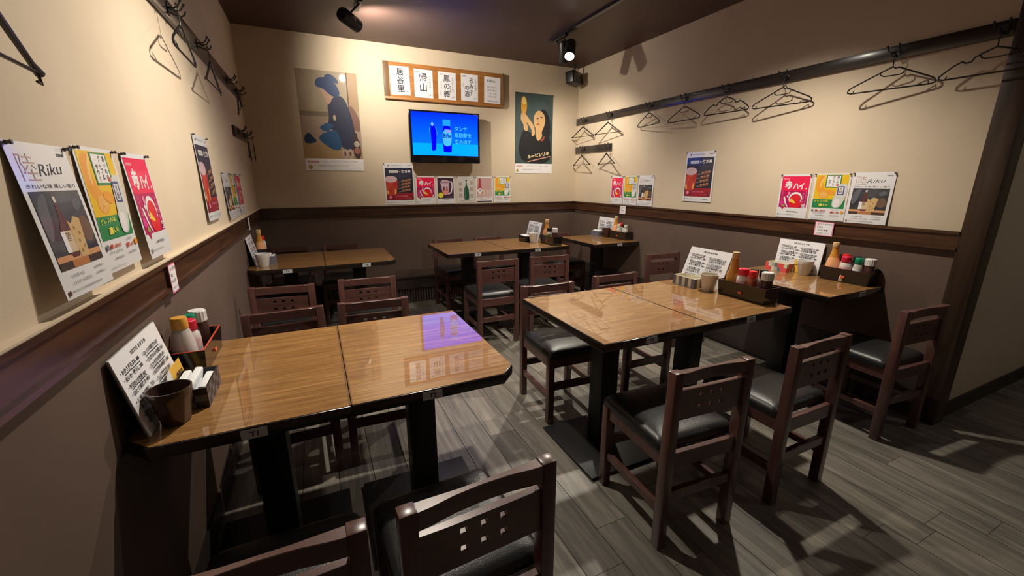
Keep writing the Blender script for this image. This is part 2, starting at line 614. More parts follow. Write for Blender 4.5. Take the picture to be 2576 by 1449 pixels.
# floor: dark bed and separate planks running towards the back wall
fl = struct(MB().box(-0.1, XR + 0.1, YR - 0.1, YB + 0.1, -0.06, -0.006, 'gap').build('floor'))
pm = {}
row = 0
x = 0.0
PW = 0.15
while x < 5.5:
    y = YR + 1.2 - random.uniform(0, 0.85) if x < 5 else YR
    y = -0.9 + random.uniform(-0.8, 0)
    while y < YB:
        ln = 0.91
        y1 = min(y + ln, YB)
        yend = y1
        if x > W - 0.05 and y > 0.93:
            break
        key = (round(y1 - y, 3))
        if key not in pm:
            me_o = MB().box(0.0014, PW - 0.0014, 0.0008, y1 - y - 0.0008, -0.007, 0, 'plank')
            o = me_o.build('plank', fl)
            pm[key] = o.data
        else:
            o = bpy.data.objects.new('plank', pm[key])
            COL.objects.link(o)
            o.parent = fl
        o.location = (x, y, random.uniform(-0.0006, 0))
        y = yend
    x += PW
# rest of the floor behind the camera
mb = MB().box(0, XR, YR, -0.8, -0.006, -0.001, 'plank')
struct(mb.build('floor'))


# ------------------------------------------------------------------ tables
def table(x0, x1, y0, y1, num, label, ncut='', strip='', col_y=None, base_w=0.46):
    """pedestal table; ncut lists near corners cut off: l and / or r"""
    cx, cy = (x0 + x1) / 2, (y0 + y1) / 2
    t = empty('dining_table', (cx, cy, 0))
    tag(t, label, 'table', 'pedestal dining tables')
    a, b = (x1 - x0) / 2 - 0.0008, (y1 - y0) / 2
    c = 0.055
    pts = []
    pts += [(-a + c, -b), ] if 'l' in ncut else [(-a, -b)]
    pts += [(a - c, -b), (a, -b + c)] if 'r' in ncut else [(a, -b)]
    pts += [(a, b), (-a, b)]
    if 'l' in ncut:
        pts += [(-a, -b + c)]
    MB().prism(pts, T - 0.036, T - 0.0012, 'edge').build('table_edge', t, bevel=0.0025)

    def inset(p, d):
        return (p[0] - d * (1 if p[0] > 0 else -1), p[1] - d * (1 if p[1] > 0 else -1))
    MB().prism([inset(p, 0.004) for p in pts], T - 0.003, T, 'top').build('table_top', t)
    for sd in strip:
        xs = a - 0.0045 if sd == 'r' else -a + 0.0005
        MB().box(xs, xs + 0.004, -b + 0.004, b - 0.004, T - 0.004, T + 0.0016, 'edge_strip').build('edge_strip', t)
    MB().box(-0.15, 0.15, -0.2, 0.2, T - 0.046, T - 0.036, 'iron').build('support_plate', t, bevel=0.002)
    MB().box(-0.05, 0.05, -0.05, 0.05, 0.016, T - 0.046, 'iron').build('column', t, bevel=0.004)
    MB().box(-base_w / 2, base_w / 2, -0.250, 0.205, 0, 0.016, 'iron').build('base_plate', t, bevel=0.004)
    return t, a, b


def num_tag(t, b, num, dx, yoff=0.0):
    o = MB().box(dx - 0.03, dx + 0.03, -b - 0.0016, -b + 0.0005, T - 0.033, T - 0.006, 'tag').build('number_tag', t)
    o['label'] = 'white number tag reading ' + num
    s = Sheet(0.06, 0.027)
    s.text(num, 0.5, 0.2, 0.55, M['ink'], align='C', bold=0.02)
    v = [(p[0] + dx - 0.03, p[1] - b - 0.0006, p[2] + T - 0.033) for p in s.txt.v]
    s.txt.v = v
    s.txt.build('lettering', o)


TB = {}
for num, x0, x1, y0, y1, cut, strip, dx, label in [
    ('T1', 0.003, 0.514, 1.1375, 1.876, 'l', 'r', 0.018, 'pedestal table tagged T1, against the left wall with the nearest condiment set'),
    ('T2', 0.514, 1.0396, 1.1375, 1.876, 'r', 'l', -0.032, 'pedestal table tagged T2 with cut corner, its top mirroring the blue television'),
    ('T3', 0.003, 0.5067, 3.322, 4.033, 'l', 'r', 0.0, 'pedestal table against the left wall in the far left corner of the room'),
    ('T4', 0.5067, 1.0266, 3.322, 4.033, 'r', 'l', 0.03, 'bare pedestal table with cut corner, joined to the far left wall table'),
    ('T5', 1.4315, 2.012, 1.200, 1.907, '', '', -0.05, 'bare pedestal table tagged T5, left half of the central table pair'),
    ('T6', 2.012, 2.585, 1.200, 1.907, '', '', -0.02, 'pedestal table tagged T6, right half of the central pair with a condiment set'),
    ('T7', 2.951, 3.490, 1.229, 1.950, '', '', 0.05, 'single pedestal table against the right wall in the foreground'),
    ('T8', 1.461, 2.046, 3.386, 4.088, '', '', -0.02, 'bare pedestal table, left half of the pair before the back wall'),
    ('T9', 2.046, 2.674, 3.386, 4.088, '', '', -0.03, 'pedestal table with condiments, right half of the pair before the back wall'),
    ('T10', 2.9286, 3.490, 3.326, 3.992, '', '', 0.03, 'single pedestal table in the far right corner by the right wall'),
]:
    t, a, b = table(x0, x1, y0, y1, num, label, cut, strip)
    num_tag(t, b, num, dx)
    TB[num] = t

# ------------------------------------------------------------------ chairs
CW, CD, CH = 0.359, 0.40, 0.712


def make_chair():
    t = empty('dining_chair', (0, 0, 0))
    hw = CW / 2
    # rear posts, slightly raked above the seat
    for sx in (-1, 1):
        mb = MB()
        x0, x1 = (-hw, -hw + 0.036) if sx < 0 else (hw - 0.036, hw)
        pts = [(0.0, 0), (0.040, 0), (0.040, 0.44), (0.036, CH), (0.0, CH), (0.0, 0.4)]
        mb.prism(pts, x0, x1, 'chair', axis='x')
        mb.build('rear_leg', t, bevel=0.003)
        y1 = CD
        MB().box(x0, x1, y1 - 0.038, y1, 0, 0.395, 'chair').build('front_leg', t, bevel=0.003)
        xa, xb = (-hw + 0.008, -hw + 0.030) if sx < 0 else (hw - 0.030, hw - 0.008)
        MB().box(xa, xb, 0.038, CD - 0.036, 0.335, 0.398, 'chair').build('side_apron', t, bevel=0.002, seg=1)
        MB().box(xa, xb, 0.038, CD - 0.036, 0.140, 0.172, 'chair').build('side_stretcher', t, bevel=0.002, seg=1)
    MB().box(-hw + 0.034, hw - 0.034, 0.008, 0.030, 0.335, 0.398, 'chair_x').build('rear_apron', t, bevel=0.002, seg=1)
    MB().box(-hw + 0.034, hw - 0.034, CD - 0.030, CD - 0.008, 0.335, 0.398, 'chair_x').build('front_apron', t, bevel=0.002, seg=1)
    MB().box(-hw + 0.034, hw - 0.034, 0.008, 0.030, 0.198, 0.240, 'chair_x').build('rear_stretcher', t, bevel=0.002, seg=1)
    MB().box(-hw + 0.034, hw - 0.034, CD - 0.030, CD - 0.008, 0.198, 0.240, 'chair_x').build('front_stretcher', t, bevel=0.002, seg=1)
    # curved top rail: thick at the posts, hollowed towards the middle
    xi = hw - 0.035
    back = [(-xi, 0.002), (-xi + .03, 0.004), (-xi + 0.08, 0.012), (0, 0.015), (xi - 0.08, 0.012), (xi - .03, 0.004), (xi, 0.002)]
    front = [(xi, 0.034), (xi - .04, 0.032), (xi - 0.09, 0.029), (0, 0.029), (-xi + 0.09, 0.029), (-xi + .04, 0.032), (-xi, 0.034)]
    MB().prism(back + front, 0.664, CH - 0.004, 'chair_x').build('top_rail', t, smooth=True, bevel=0.0015, seg=1)
    # back panel with six square holes below the open slot
    xs = [-xi]
    for c in (-0.047, 0, 0.047):
        xs += [c - 0.0085, c + 0.0085]
    xs.append(xi)
    zs = [0.528, 0.5615, 0.5785, 0.6065, 0.6235, 0.640]
    mb = MB()
    ya, yb = 0.010, 0.028
    hole = lambda i, j: i in (1, 3, 5) and j in (1, 3)
    for i in range(len(xs) - 1):
        for j in range(len(zs) - 1):
            x0, x1, z0, z1 = xs[i], xs[i + 1], zs[j], zs[j + 1]
            if hole(i, j):
                mb.add([(x0, ya, z0), (x1, ya, z0), (x1, yb, z0), (x0, yb, z0), (x0, ya, z1), (x1, ya, z1), (x1, yb, z1), (x0, yb, z1)],
                       [(0, 1, 2, 3), (4, 7, 6, 5), (0, 3, 7, 4), (1, 5, 6, 2)], 'chair_x')
            else:
                mb.add([(x0, ya, z0), (x1, ya, z0), (x1, ya, z1), (x0, ya, z1)], [(0, 1, 2, 3)], 'chair_x')
                mb.add([(x0, yb, z0), (x0, yb, z1), (x1, yb, z1), (x1, yb, z0)], [(0, 1, 2, 3)], 'chair_x')
    mb.add([(-xi, ya, 0.64), (xi, ya, 0.64), (xi, yb, 0.64), (-xi, yb, 0.64)], [(0, 1, 2, 3)], 'chair_x')
    mb.add([(-xi, ya, 0.528), (-xi, yb, 0.528), (xi, yb, 0.528), (xi, ya, 0.528)], [(0, 1, 2, 3)], 'chair_x')
    mb.build('back_panel', t)
    # padded seat
    mb = MB()
    n = 6
    rings = [(0.0, 0.394, 0.016), (0.0, 0.408, 0.018), (0.003, 0.420, 0.022), (0.010, 0.430, 0.028), (0.024, 0.437, 0.036), (0.06, 0.4425, 0.05), (0.12, 0.445, 0.05)]
    xa, xb, y0, y1 = -hw + 0.002, hw - 0.002, 0.042, CD + 0.006
    vs = []
    for d, z, r in rings:
        for (cx, cy, a0) in ((xb - d - r, y1 - d - r, 0), (xa + d + r, y1 - d - r, 90), (xa + d + r, y0 + d + r, 180), (xb - d - r, y0 + d + r, 270)):
            for k in range(n + 1):
                an = R(a0 + 90 * k / n)
                vs.append((cx + r * math.cos(an), cy + r * math.sin(an), z))
    m_ = 4 * (n + 1)
    fs = [tuple(range(m_ - 1, -1, -1))]
    for i in range(len(rings) - 1):
        for k in range(m_):
            fs.append((i * m_ + k, i * m_ + (k + 1) % m_, (i + 1) * m_ + (k + 1) % m_, (i + 1) * m_ + k))
    fs.append(tuple((len(rings) - 1) * m_ + k for k in range(m_)))
    mb.add(vs, fs, 'vinyl')
    o = mb.build('seat_pad', t, smooth=True)
    o['label'] = 'black vinyl seat pad'
    return t


proto = make_chair()
CH_GROUP = 'red brown wooden dining chairs'
CHAIRS = [
    (1.673, 0.887, -0.069, 'wooden chair with its back to us at the near side of the bare T5 table'),
    (2.263, 0.864, 0.001, 'wooden chair pulled out at the near side of the T6 table with condiments'),
    (1.732, 2.175, PI - 0.045, 'wooden chair facing us at the far left of the central pair, black seat in view'),
    (2.289, 2.222, PI - 0.02, 'wooden chair facing us behind the seam of the central table pair'),
    (0.740, 0.686, 0.059, 'large nearest wooden chair at the bottom edge, back panel with six square holes in view'),
    (0.325, 0.676, 0.0, 'wooden chair cut by the bottom edge, near side of the T1 table'),
    (0.286, 2.258, PI + 0.04, 'wooden chair facing us behind the T1 table by the left wall'),
    (0.712, 2.258, PI - 0.05, 'wooden chair facing us behind the T2 table, daylight-bright slot at its right end'),
    (0.246, 2.776, -0.10, 'wooden chair with its back to us at the far left wall table, beside the wall'),
    (0.740, 2.785, -0.08, 'wooden chair with its back to us at the far left pair, further from the wall'),
    (1.764, 2.995, -0.02, 'wooden chair with shiny lit seat, near side of the back table pair, left one'),
    (2.232, 2.985, -0.10, 'wooden chair at the near side of the back table pair, right one'),
    (3.205, 2.715, PI - 0.04, 'wooden chair facing us alone beyond the right wall foreground table'),
    (3.200, 0.905, -0.08, 'wooden chair at the near side of the right wall table beside the dark post'),
    (0.235, 4.515, PI - 0.05, 'wooden chair behind the far left wall table, only its top rail showing'),
    (0.690, 4.490, PI - 0.12, 'wooden chair behind the far left pair, away from the wall, before the back wall'),
    (1.768, 4.400, PI + 0.06, 'wooden chair behind the back table pair, left one, before the back wall'),
    (2.226, 4.385, PI + 0.06, 'wooden chair behind the back table pair, right one, before the back wall'),
    (3.090, 4.325, PI - 0.05, 'wooden chair tucked behind the far right corner table'),
]
CHAIRS[7] = CHAIRS[7][:3] + ('wooden chair facing us behind the T2 table with three lit square holes',)
for i, (x, y, a, lab) in enumerate(CHAIRS):
    o = proto if i == 0 else copy_tree(proto)
    o.location = (x, y, 0)
    o.rotation_euler = (0, 0, a)
    tag(o, lab, 'chair', CH_GROUP)

# ------------------------------------------------------------------ hook boards, hooks, hangers
def hook_board(label, x, y0, y1, z0, z1, side):
    mb = MB().box(-0.009, 0.009, 0, y1 - y0, 0, z1 - z0, 'hookboard')
    t = mb.build('hook_board', bevel=0.002, loc=(x, y0, z0))
    tag(t, label, 'coat rack', 'coat hook boards on the walls')
    return t


def hook(parent, y, z, side):
    """triple coat hook; side = +1 when it points to +x"""
    mb = MB()
    s = side
    mb.box(-0.002 if s > 0 else -0.004, 0.004 if s > 0 else 0.002, -0.014, 0.014, -0.022, 0.022, 'black_metal')
    for dy, zt, xt in ((-0.026, 0.030, 0.052), (0.026, 0.030, 0.052)):
        mb.tube([(0, dy * 0.3, 0.004), (s * 0.02, dy * 0.6, 0.0), (s * 0.04, dy * 0.9, 0.008), (s * xt, dy, zt)], 0.0032, 'black_metal', 6)
        mb.lathe([(0.001, -0.006), (0.005, -0.003), (0.006, 0.0), (0.005, 0.003), (0.001, 0.006)], 'black_metal', 8, Matrix.Translation((s * xt, dy, zt)))
    mb.tube([(0, 0, -0.008), (s * 0.02, 0, -0.02), (s * 0.040, 0, -0.024), (s * 0.055, 0, -0.016), (s * 0.060, 0, -0.002)], 0.0034, 'black_metal', 6)
    o = mb.build('coat_hook', parent, smooth=True)
    o.location = Vector((s * 0.009, y, z)) - Vector((0, parent.location.y, parent.location.z))
    return o


hbR = hook_board('long dark hook board high on the right wall', W - 0.009, 0.962, YB - 0.004, 1.975, 2.047, -1)
hbRs = hook_board('short dark hook board below the long one at the far end of the right wall', W - 0.009, 3.865, YB - 0.004, 1.648, 1.721, -1)
hbL = hook_board('long dark hook board high on the left wall', 0.009, 0.9, 4.44, 1.975, 2.055, 1)
hbLs = hook_board('short dark hook board below the long one at the far end of the left wall', 0.009, 3.74, 4.40, 1.640, 1.716, 1)
hbLn = hook_board('short dark hook board on the left wall nearest the camera', 0.009, 0.40, 0.98, 1.640, 1.716, 1)


def hanger_mesh(kind):
    """plane x = 0; shoulders along y; neck at origin; hook rises above"""
    mb = MB()
    w, d, r = 0.19, 0.108, 0.0042
    if kind in ('loop', 'notch'):
        out = [(0, 0, 0)]
        if kind == 'notch':
            out += [(0, -0.045, -0.018), (0, -0.068, -0.030), (0, -0.076, -0.046), (0, -0.096, -0.050), (0, -0.110, -0.040), (0, -0.14, -0.055)]
        else:
            out += [(0, -0.014, -0.010), (0, -0.026, -0.006), (0, -0.034, -0.010)]
        out += [(0, -w + 0.02, -d + 0.028), (0, -w + 0.004, -d + 0.014), (0, -w + 0.004, -d + 0.002), (0, -w + 0.020, -d - 0.004)]
        out += [(0, w - 0.020, -d - 0.004), (0, w - 0.004, -d + 0.002), (0, w - 0.004, -d + 0.014), (0, w - 0.02, -d + 0.028)]
        if kind == 'notch':
            out += [(0, 0.14, -0.055), (0, 0.110, -0.040), (0, 0.096, -0.050), (0, 0.076, -0.046), (0, 0.068, -0.030), (0, 0.045, -0.018)]
        mb.tube(out, r, 'black_plastic', 8, closed=True)
        mb.tube([(0, -0.052, -0.026), (0, -0.05, -0.038), (0, -0.035, -0.044), (0, 0.03, -0.044), (0, 0.045, -0.036), (0, 0.05, -0.026)], r * 0.75, 'black_plastic', 6)
        mb.tube([(0, -w + 0.03, -d), (0, -w + 0.034, -d + 0.016), (0, -w + 0.05, -d + 0.010), (0, -w + 0.07, -d + 0.002)], r * 0.6, 'black_plastic', 6)
        mb.tube([(0, w - 0.03, -d), (0, w - 0.034, -d + 0.012)], r * 0.6, 'black_plastic', 6)
    else:                                                            # plain wedge shaped hanger with thick tips
        mb.tube([(0, 0, 0), (0, -0.02, -0.012), (0, -w + 0.03, -d + 0.012), (0, -w + 0.004, -d)], r, 'black_plastic', 8, rs=[0.008, 0.006, 0.005, 0.008])
        mb.tube([(0, 0, 0), (0, 0.02, -0.012), (0, w - 0.03, -d + 0.012), (0, w - 0.004, -d)], r, 'black_plastic', 8, rs=[0.008, 0.006, 0.005, 0.008])
        mb.tube([(0, -w + 0.006, -d), (0, w - 0.006, -d)], r * 0.8, 'black_plastic', 8)
        mb.tube([(0, w - 0.012, -d - 0.003), (0, w - 0.004, -d - 0.018), (0, w - 0.022, -d - 0.016)], r * 0.6, 'black_plastic', 6)
    return mb


HGROUP = 'black clothes hangers on the hook boards'
hcache = {}


def hanger(kind, x, y, z, a, label, hz=0.048, side=-1, sc=1.0, mat=None):
    t = empty('clothes_hanger', (x, y, z), a)
    t.scale = (sc,) * 3
    tag(t, label, 'hanger', HGROUP)
    if (kind, hz) not in hcache:
        f = hanger_mesh(kind).build('hanger_frame', t, smooth=True)
        pts = [(0, 0, -0.002), (0, 0, hz * 0.4), (0, 0.002, hz * 0.7)]
        for k in range(7):
            an = R(-60 + 40 * k)
            pts.append((0, -0.014 + 0.016 * math.cos(an), hz + 0.012 + 0.016 * math.sin(an)))
        h = MB().tube(pts, 0.0024, 'black_metal', 6).build('hanger_hook', t, smooth=True)
        h['label'] = 'thin wire hook'
        hcache[(kind, hz)] = (f.data, h.data)
    else:
        for nm, d in zip(('hanger_frame', 'hanger_hook'), hcache[(kind, hz)]):
            o = bpy.data.objects.new(nm, d)
            COL.objects.link(o)
            o.parent = t
            if nm == 'hanger_hook':
                o['label'] = 'thin wire hook'
    return t


for y in (4.36, 3.885, 3.283, 2.862, 2.45, 2.005, 1.40, 0.995):
    hook(hbR, y, 2.008, -1)
for y in (4.362, 3.878):
    hook(hbRs, y, 1.690, -1)
for y in (2.36, 2.86, 3.74, 4.16, 1.86, 1.36):
    hook(hbL, y, 2.012, 1)
for y in (3.90, 4.25):
    hook(hbLs, y, 1.690, 1)
for y in (0.55, 0.84):
    hook(hbLn, y, 1.690, 1)
hx = W - 0.066
for kind, y, z, a, lab in [
    ('wedge', 4.345, 1.935, 0.14 + PI, 'black wedge hanger nearest the back corner on the upper right board'),
    ('wedge', 3.875, 1.929, 0.16, 'black wedge hanger second from the back corner on the upper right board'),
    ('loop', 3.262, 1.945, -0.20, 'thin black loop hanger, left of the two whose tips touch'),
    ('loop', 2.836, 1.938, -0.07, 'thin black loop hanger, right of the two whose tips touch'),
    ('notch', 2.422, 1.946, 0.06, 'black hanger with shoulder notches on the right board'),
    ('loop', 1.992, 1.935, 0.16, 'thin black loop hanger on the right board right of the notched one'),
    ('loop', 1.385, 1.930, 0.20, 'thin black loop hanger with long wall shadow, second nearest on the right board'),
    ('notch', 0.990, 1.930, 0.02, 'black notched hanger beside the dark post at the right edge'),
]:
    hanger(kind, hx, y, z, a, lab)
for y, z, a, lab in [(4.345, 1.615, -0.05, 'black wedge hanger on the short right board, next to the corner'),
                     (3.873, 1.612, -0.16, 'black wedge hanger on the short right board, further from the corner')]:
    hanger('wedge', hx, y, z, a, lab)
lx = 0.072
hanger('loop', lx, 2.25, 1.925, 0.02, 'black hanger on the left board nearest the camera, casting a clear shadow')
hanger('wedge', lx, 2.79, 1.912, 0.0, 'black hanger in the middle of the left board')
hanger('wedge', lx, 3.71, 1.925, 0.18, 'black hanger at the far end of the left board')
hanger('wedge', lx, 3.90, 1.605, 0.08, 'black hanger on the short left board, front one of two overlapping')
hanger('loop', lx, 4.24, 1.605, 0.1, 'black hanger on the short left board, rear one of two overlapping')
hanger('wedge', lx + 0.01, 0.90, 1.62, 0.1, 'dark navy hanger tip entering at the left edge of the photo')

# ------------------------------------------------------------------ track lights, speaker
def spotlight(x, track_z, lens, aim, label, disc=False, power=None):
    """one lamp: adapter and stem under the ceiling track, tilted can, lit lens"""
    L = Vector(lens)
    A = (Vector(aim) - L).normalized()
    q = A.to_track_quat('Z', 'Y')
    piv = L - A * 0.10
    t = empty('track_spotlight', (x, piv.y, track_z))
    tag(t, label, 'spotlight', 'black ceiling spotlights')
    o0 = Vector((x, piv.y, track_z))
    mx = Matrix.Translation(L - o0) @ q.to_matrix().to_4x4()
    MB().lathe([(0.020, -0.172), (0.042, -0.168), (0.048, -0.155), (0.048, 0.004), (0.043, 0.006), (0.041, -0.012)], 'black_metal', 28, mx, cap1=False).build('lamp_can', t, smooth=True)
    o = MB().lathe([(0.0405, -0.010), (0.040, -0.008)], 'lens', 28, mx).build('lamp_lens', t, smooth=True)
    o['label'] = 'lit white lens'
    MB().box(-0.016, 0.016, -0.06, 0.06, -0.022, 0, 'black_metal').build('track_adapter', t, bevel=0.003)
    p = piv - o0
    MB().tube([(0, 0, -0.02), (p.x * 0.5, 0, p.z * 0.5), (p.x, 0, p.z + 0.02)], 0.007, 'black_metal', 8).build('stem', t, smooth=True)
    if disc:
        d = MB().lathe([(0.001, -0.02), (0.058, -0.016), (0.064, 0.0), (0.058, 0.016), (0.001, 0.02)], 'black_metal', 28, Matrix.Translation(p) @ q.to_matrix().to_4x4() @ Matrix.Rotation(R(90), 4, 'X') @ Matrix.Translation((0, -0.01, 0))).build('pivot_disc', t, smooth=True)
    return t


MB_t = MB().box(-0.017, 0.017, 0, 3.9, -0.018, 0, 'black_metal')
tr = MB_t.build('light_track', loc=(2.655, -0.10, HC), bevel=0.001, seg=1)
tag(tr, 'black light track on the dark ceiling near the right wall', 'light track')
tr2 = MB().box(-0.017, 0.017, 0, 3.9, -0.018, 0, 'black_metal').build('light_track', loc=(0.93, -0.10, HC), bevel=0.001, seg=1)
tag(tr2, 'black light track on the ceiling over the left tables', 'light track')
labs = ['black can spotlight with round pivot shining on the back wall, top left of centre',
        'black can spotlight on the right track, lit lens turned towards us',
        'black can spotlight on the right track, end one turned away from us',
        'black can spotlight above the T1 table',
        'black can spotlight above the central table pair']
for i, (tk, loc, aim, pw, sz, bl) in enumerate(LAMPS):
    xt = 0.93 if tk == 'L' else 2.655
    spotlight(xt, HC - 0.018, loc, aim, labs[i], disc=(i == 0))
    A = (Vector(aim) - Vector(loc)).normalized()
    spot('spot_beam', Vector(loc) + A * 0.012, aim, pw, sz, bl)

for loc, aim, pw, sz in FILL_LIGHTS:
    spot('spot_beam', loc, aim, pw, sz, 1.0, (1.0, 0.93, 0.85), 0.08)  # added fill lights, no lamp body
t = empty('wall_speaker', (3.335, 4.42, HC))
tag(t, 'black box speaker hanging from the ceiling in the far right corner', 'speaker')
mx = Matrix.Translation((0, 0, -0.150)) @ Matrix.Rotation(R(28), 4, 'Z') @ Matrix.Rotation(R(-8), 4, 'X')
MB().box(-0.115, 0.115, -0.055, 0.055, -0.067, 0.067, 'black_metal', mx).build('speaker_box', t, bevel=0.016, seg=3)
MB().box(-0.10, 0.10, -0.060, -0.054, -0.055, 0.055, 'black_plastic', mx).build('speaker_grille', t, bevel=0.002)
MB().tube([(0, 0, 0), (0, 0, -0.09)], 0.012, 'black_metal', 10).build('mount_rod', t, smooth=True)

# ------------------------------------------------------------------ television
t = empty('television', (1.424, YB - 0.115, 1.505), 0.0)
tag(t, 'wall mounted television showing a bright blue screen', 'television')
TWd, THt = 0.750, 0.508
MB().box(0, TWd, 0, 0.05, 0, THt, 'tv_body').build('tv_frame', t, bevel=0.004)
MB().box(0.2, 0.55, 0.05, 0.115, 0.12, 0.4, 'black_metal').build('wall_bracket', t)


def screen_mat(name, c, e, ramp=None):
    m, n, l, b = new_mat('screen_' + name)
    b.inputs['Base Color'].default_value = (0, 0, 0.01, 1)
    b.inputs['Roughness'].default_value = 0.2
    if ramp:
        tc = n.new('ShaderNodeTexCoord')
        sp = n.new('ShaderNodeSeparateXYZ')
        l.new(tc.outputs['Object'], sp.inputs[0])
        mr = n.new('ShaderNodeMapRange')
        mr.inputs['From Min'].default_value = ramp[0]
        mr.inputs['From Max'].default_value = ramp[1]
        l.new(sp.outputs['Z'], mr.inputs['Value'])
        cr = n.new('ShaderNodeValToRGB')
        cr.color_ramp.elements[0].color = (*c, 1)
        cr.color_ramp.elements[1].color = (*ramp[2], 1)
        l.new(mr.outputs[0], cr.inputs['Fac'])
        l.new(cr.outputs['Color'], b.inputs['Emission Color'])
    else:
        b.inputs['Emission Color'].default_value = (*c, 1)
    b.inputs['Emission Strength'].default_value = e
    return m


ES = 3.0
s_top = screen_mat('blue', (0.0, 0.065, 1.0), ES, (0.19, 0.48, (0.0, 0.012, 1.0)))
s_bot = screen_mat('cyan', (0.0, 0.15, 1.0), ES)
s_txt = screen_mat('text', (0.03, 0.22, 1.0), ES * 1.0)
s_cap = screen_mat('cap', (0.005, 0.13, 0.9), ES)
s_drk = screen_mat('dark_blue', (0.0, 0.0, 0.33), ES)
s_lab = screen_mat('pale_label', (0.025, 0.19, 0.75), ES)
s_pnk = screen_mat('lilac', (0.12, 0.11, 0.5), ES)
s_ink = screen_mat('ink', (0.0, 0.005, 0.08), ES)
s_skn = screen_mat('face', (0.06, 0.17, 0.6), ES)
SW, SH = 0.705, 0.415
sc_ = empty('screen', (0, 0, 0))
bpy.data.objects.remove(sc_)
s = Sheet(SW, SH, y0=0.0)
sub = MB()
s.rect(0, 0.27, 1, 1, s_top)
s.rect(0, 0, 1, 0.285, s_bot)
s.blob([(0.285, 0.77), (0.305, 0.79), (0.325, 0.77), (0.33, 0.70), (0.355, 0.60), (0.36, 0.48), (0.35, 0.36), (0.345, 0.13), (0.30, 0.10), (0.275, 0.13), (0.28, 0.36), (0.27, 0.5), (0.275, 0.66)], s_drk)
s.ell(0.300, 0.735, 0.020, 0.045, s_skn)
s.line([(0.262, 0.66), (0.255, 0.57), (0.268, 0.44)], 0.010, s_cap)
s.line([(0.342, 0.68), (0.365, 0.56), (0.362, 0.47)], 0.008, s_cap)
s.rect(0.455, 0.71, 0.570, 0.855, s_cap)
s.blob([(0.452, 0.12), (0.452, 0.60), (0.462, 0.66), (0.470, 0.71), (0.560, 0.71), (0.570, 0.66), (0.58, 0.60), (0.585, 0.12), (0.57, 0.08), (0.465, 0.08)], s_drk, 1)
s.blob([(0.450, 0.30), (0.450, 0.62), (0.583, 0.63), (0.585, 0.30), (0.55, 0.225), (0.485, 0.225)], s_lab, 1)
s.rect(0.505, 0.55, 0.580, 0.62, s_pnk)
s.text('Bifix', 0.455, 0.425, 0.105, s_ink, width=0.125, bold=0.02)
s.line([(0.465, 0.395), (0.57, 0.395)], 0.006, s_pnk)
s.text('タンサ', 0.635, 0.60, 0.105, s_txt, width=0.195, bold=0.01)
s.text('脂肪酸を', 0.630, 0.445, 0.110, s_txt, width=0.265, bold=0.01)
s.text('生み出す', 0.635, 0.295, 0.100, s_txt, width=0.255, bold=0.01)
for mb, nm in ((s.art, 'screen_picture'), (s.txt, 'screen_lettering')):
    mb.v = [(p[0] + 0.0225, p[1] - 0.0006, p[2] + 0.075) for p in mb.v]
scr = MB().box(0.0225, 0.7275, -0.0004, 0.002, 0.075, 0.49, 'tv_body').build('screen', t)
a_ = s.art.build('screen_picture', scr)
b_ = s.txt.build('screen_lettering', scr)

# ------------------------------------------------------------------ sign board with five handwritten sheets
bx0, bx1, bz0, bz1 = 1.222, 2.498, 2.109, 2.449
t = empty('sign_board', (bx0, YB, bz0))
tag(t, 'long shallow wooden board on the back wall above the television', 'board')
bw, bh = bx1 - bx0, bz1 - bz0
MB().box(0, bw, -0.022, 0, 0, bh, 'board').build('board_panel', t, bevel=0.002)
MB().box(0, bw, -0.034, -0.022, 0, 0.022, 'board').build('lower_ledge', t, bevel=0.002)
MB().box(0, 0.05, -0.026, -0.0221, 0.022, bh, 'board_dk').build('end_strip', t, bevel=0.001)
MB().box(bw - 0.022, bw, -0.045, -0.0221, 0.022, bh, 'board_dk').build('end_strip', t, bevel=0.001)
texts = [('居谷里', 0.5), ('帰山', 0.5), ('鳳の舞', 0.5), (None, 0), ('本日', 0)]
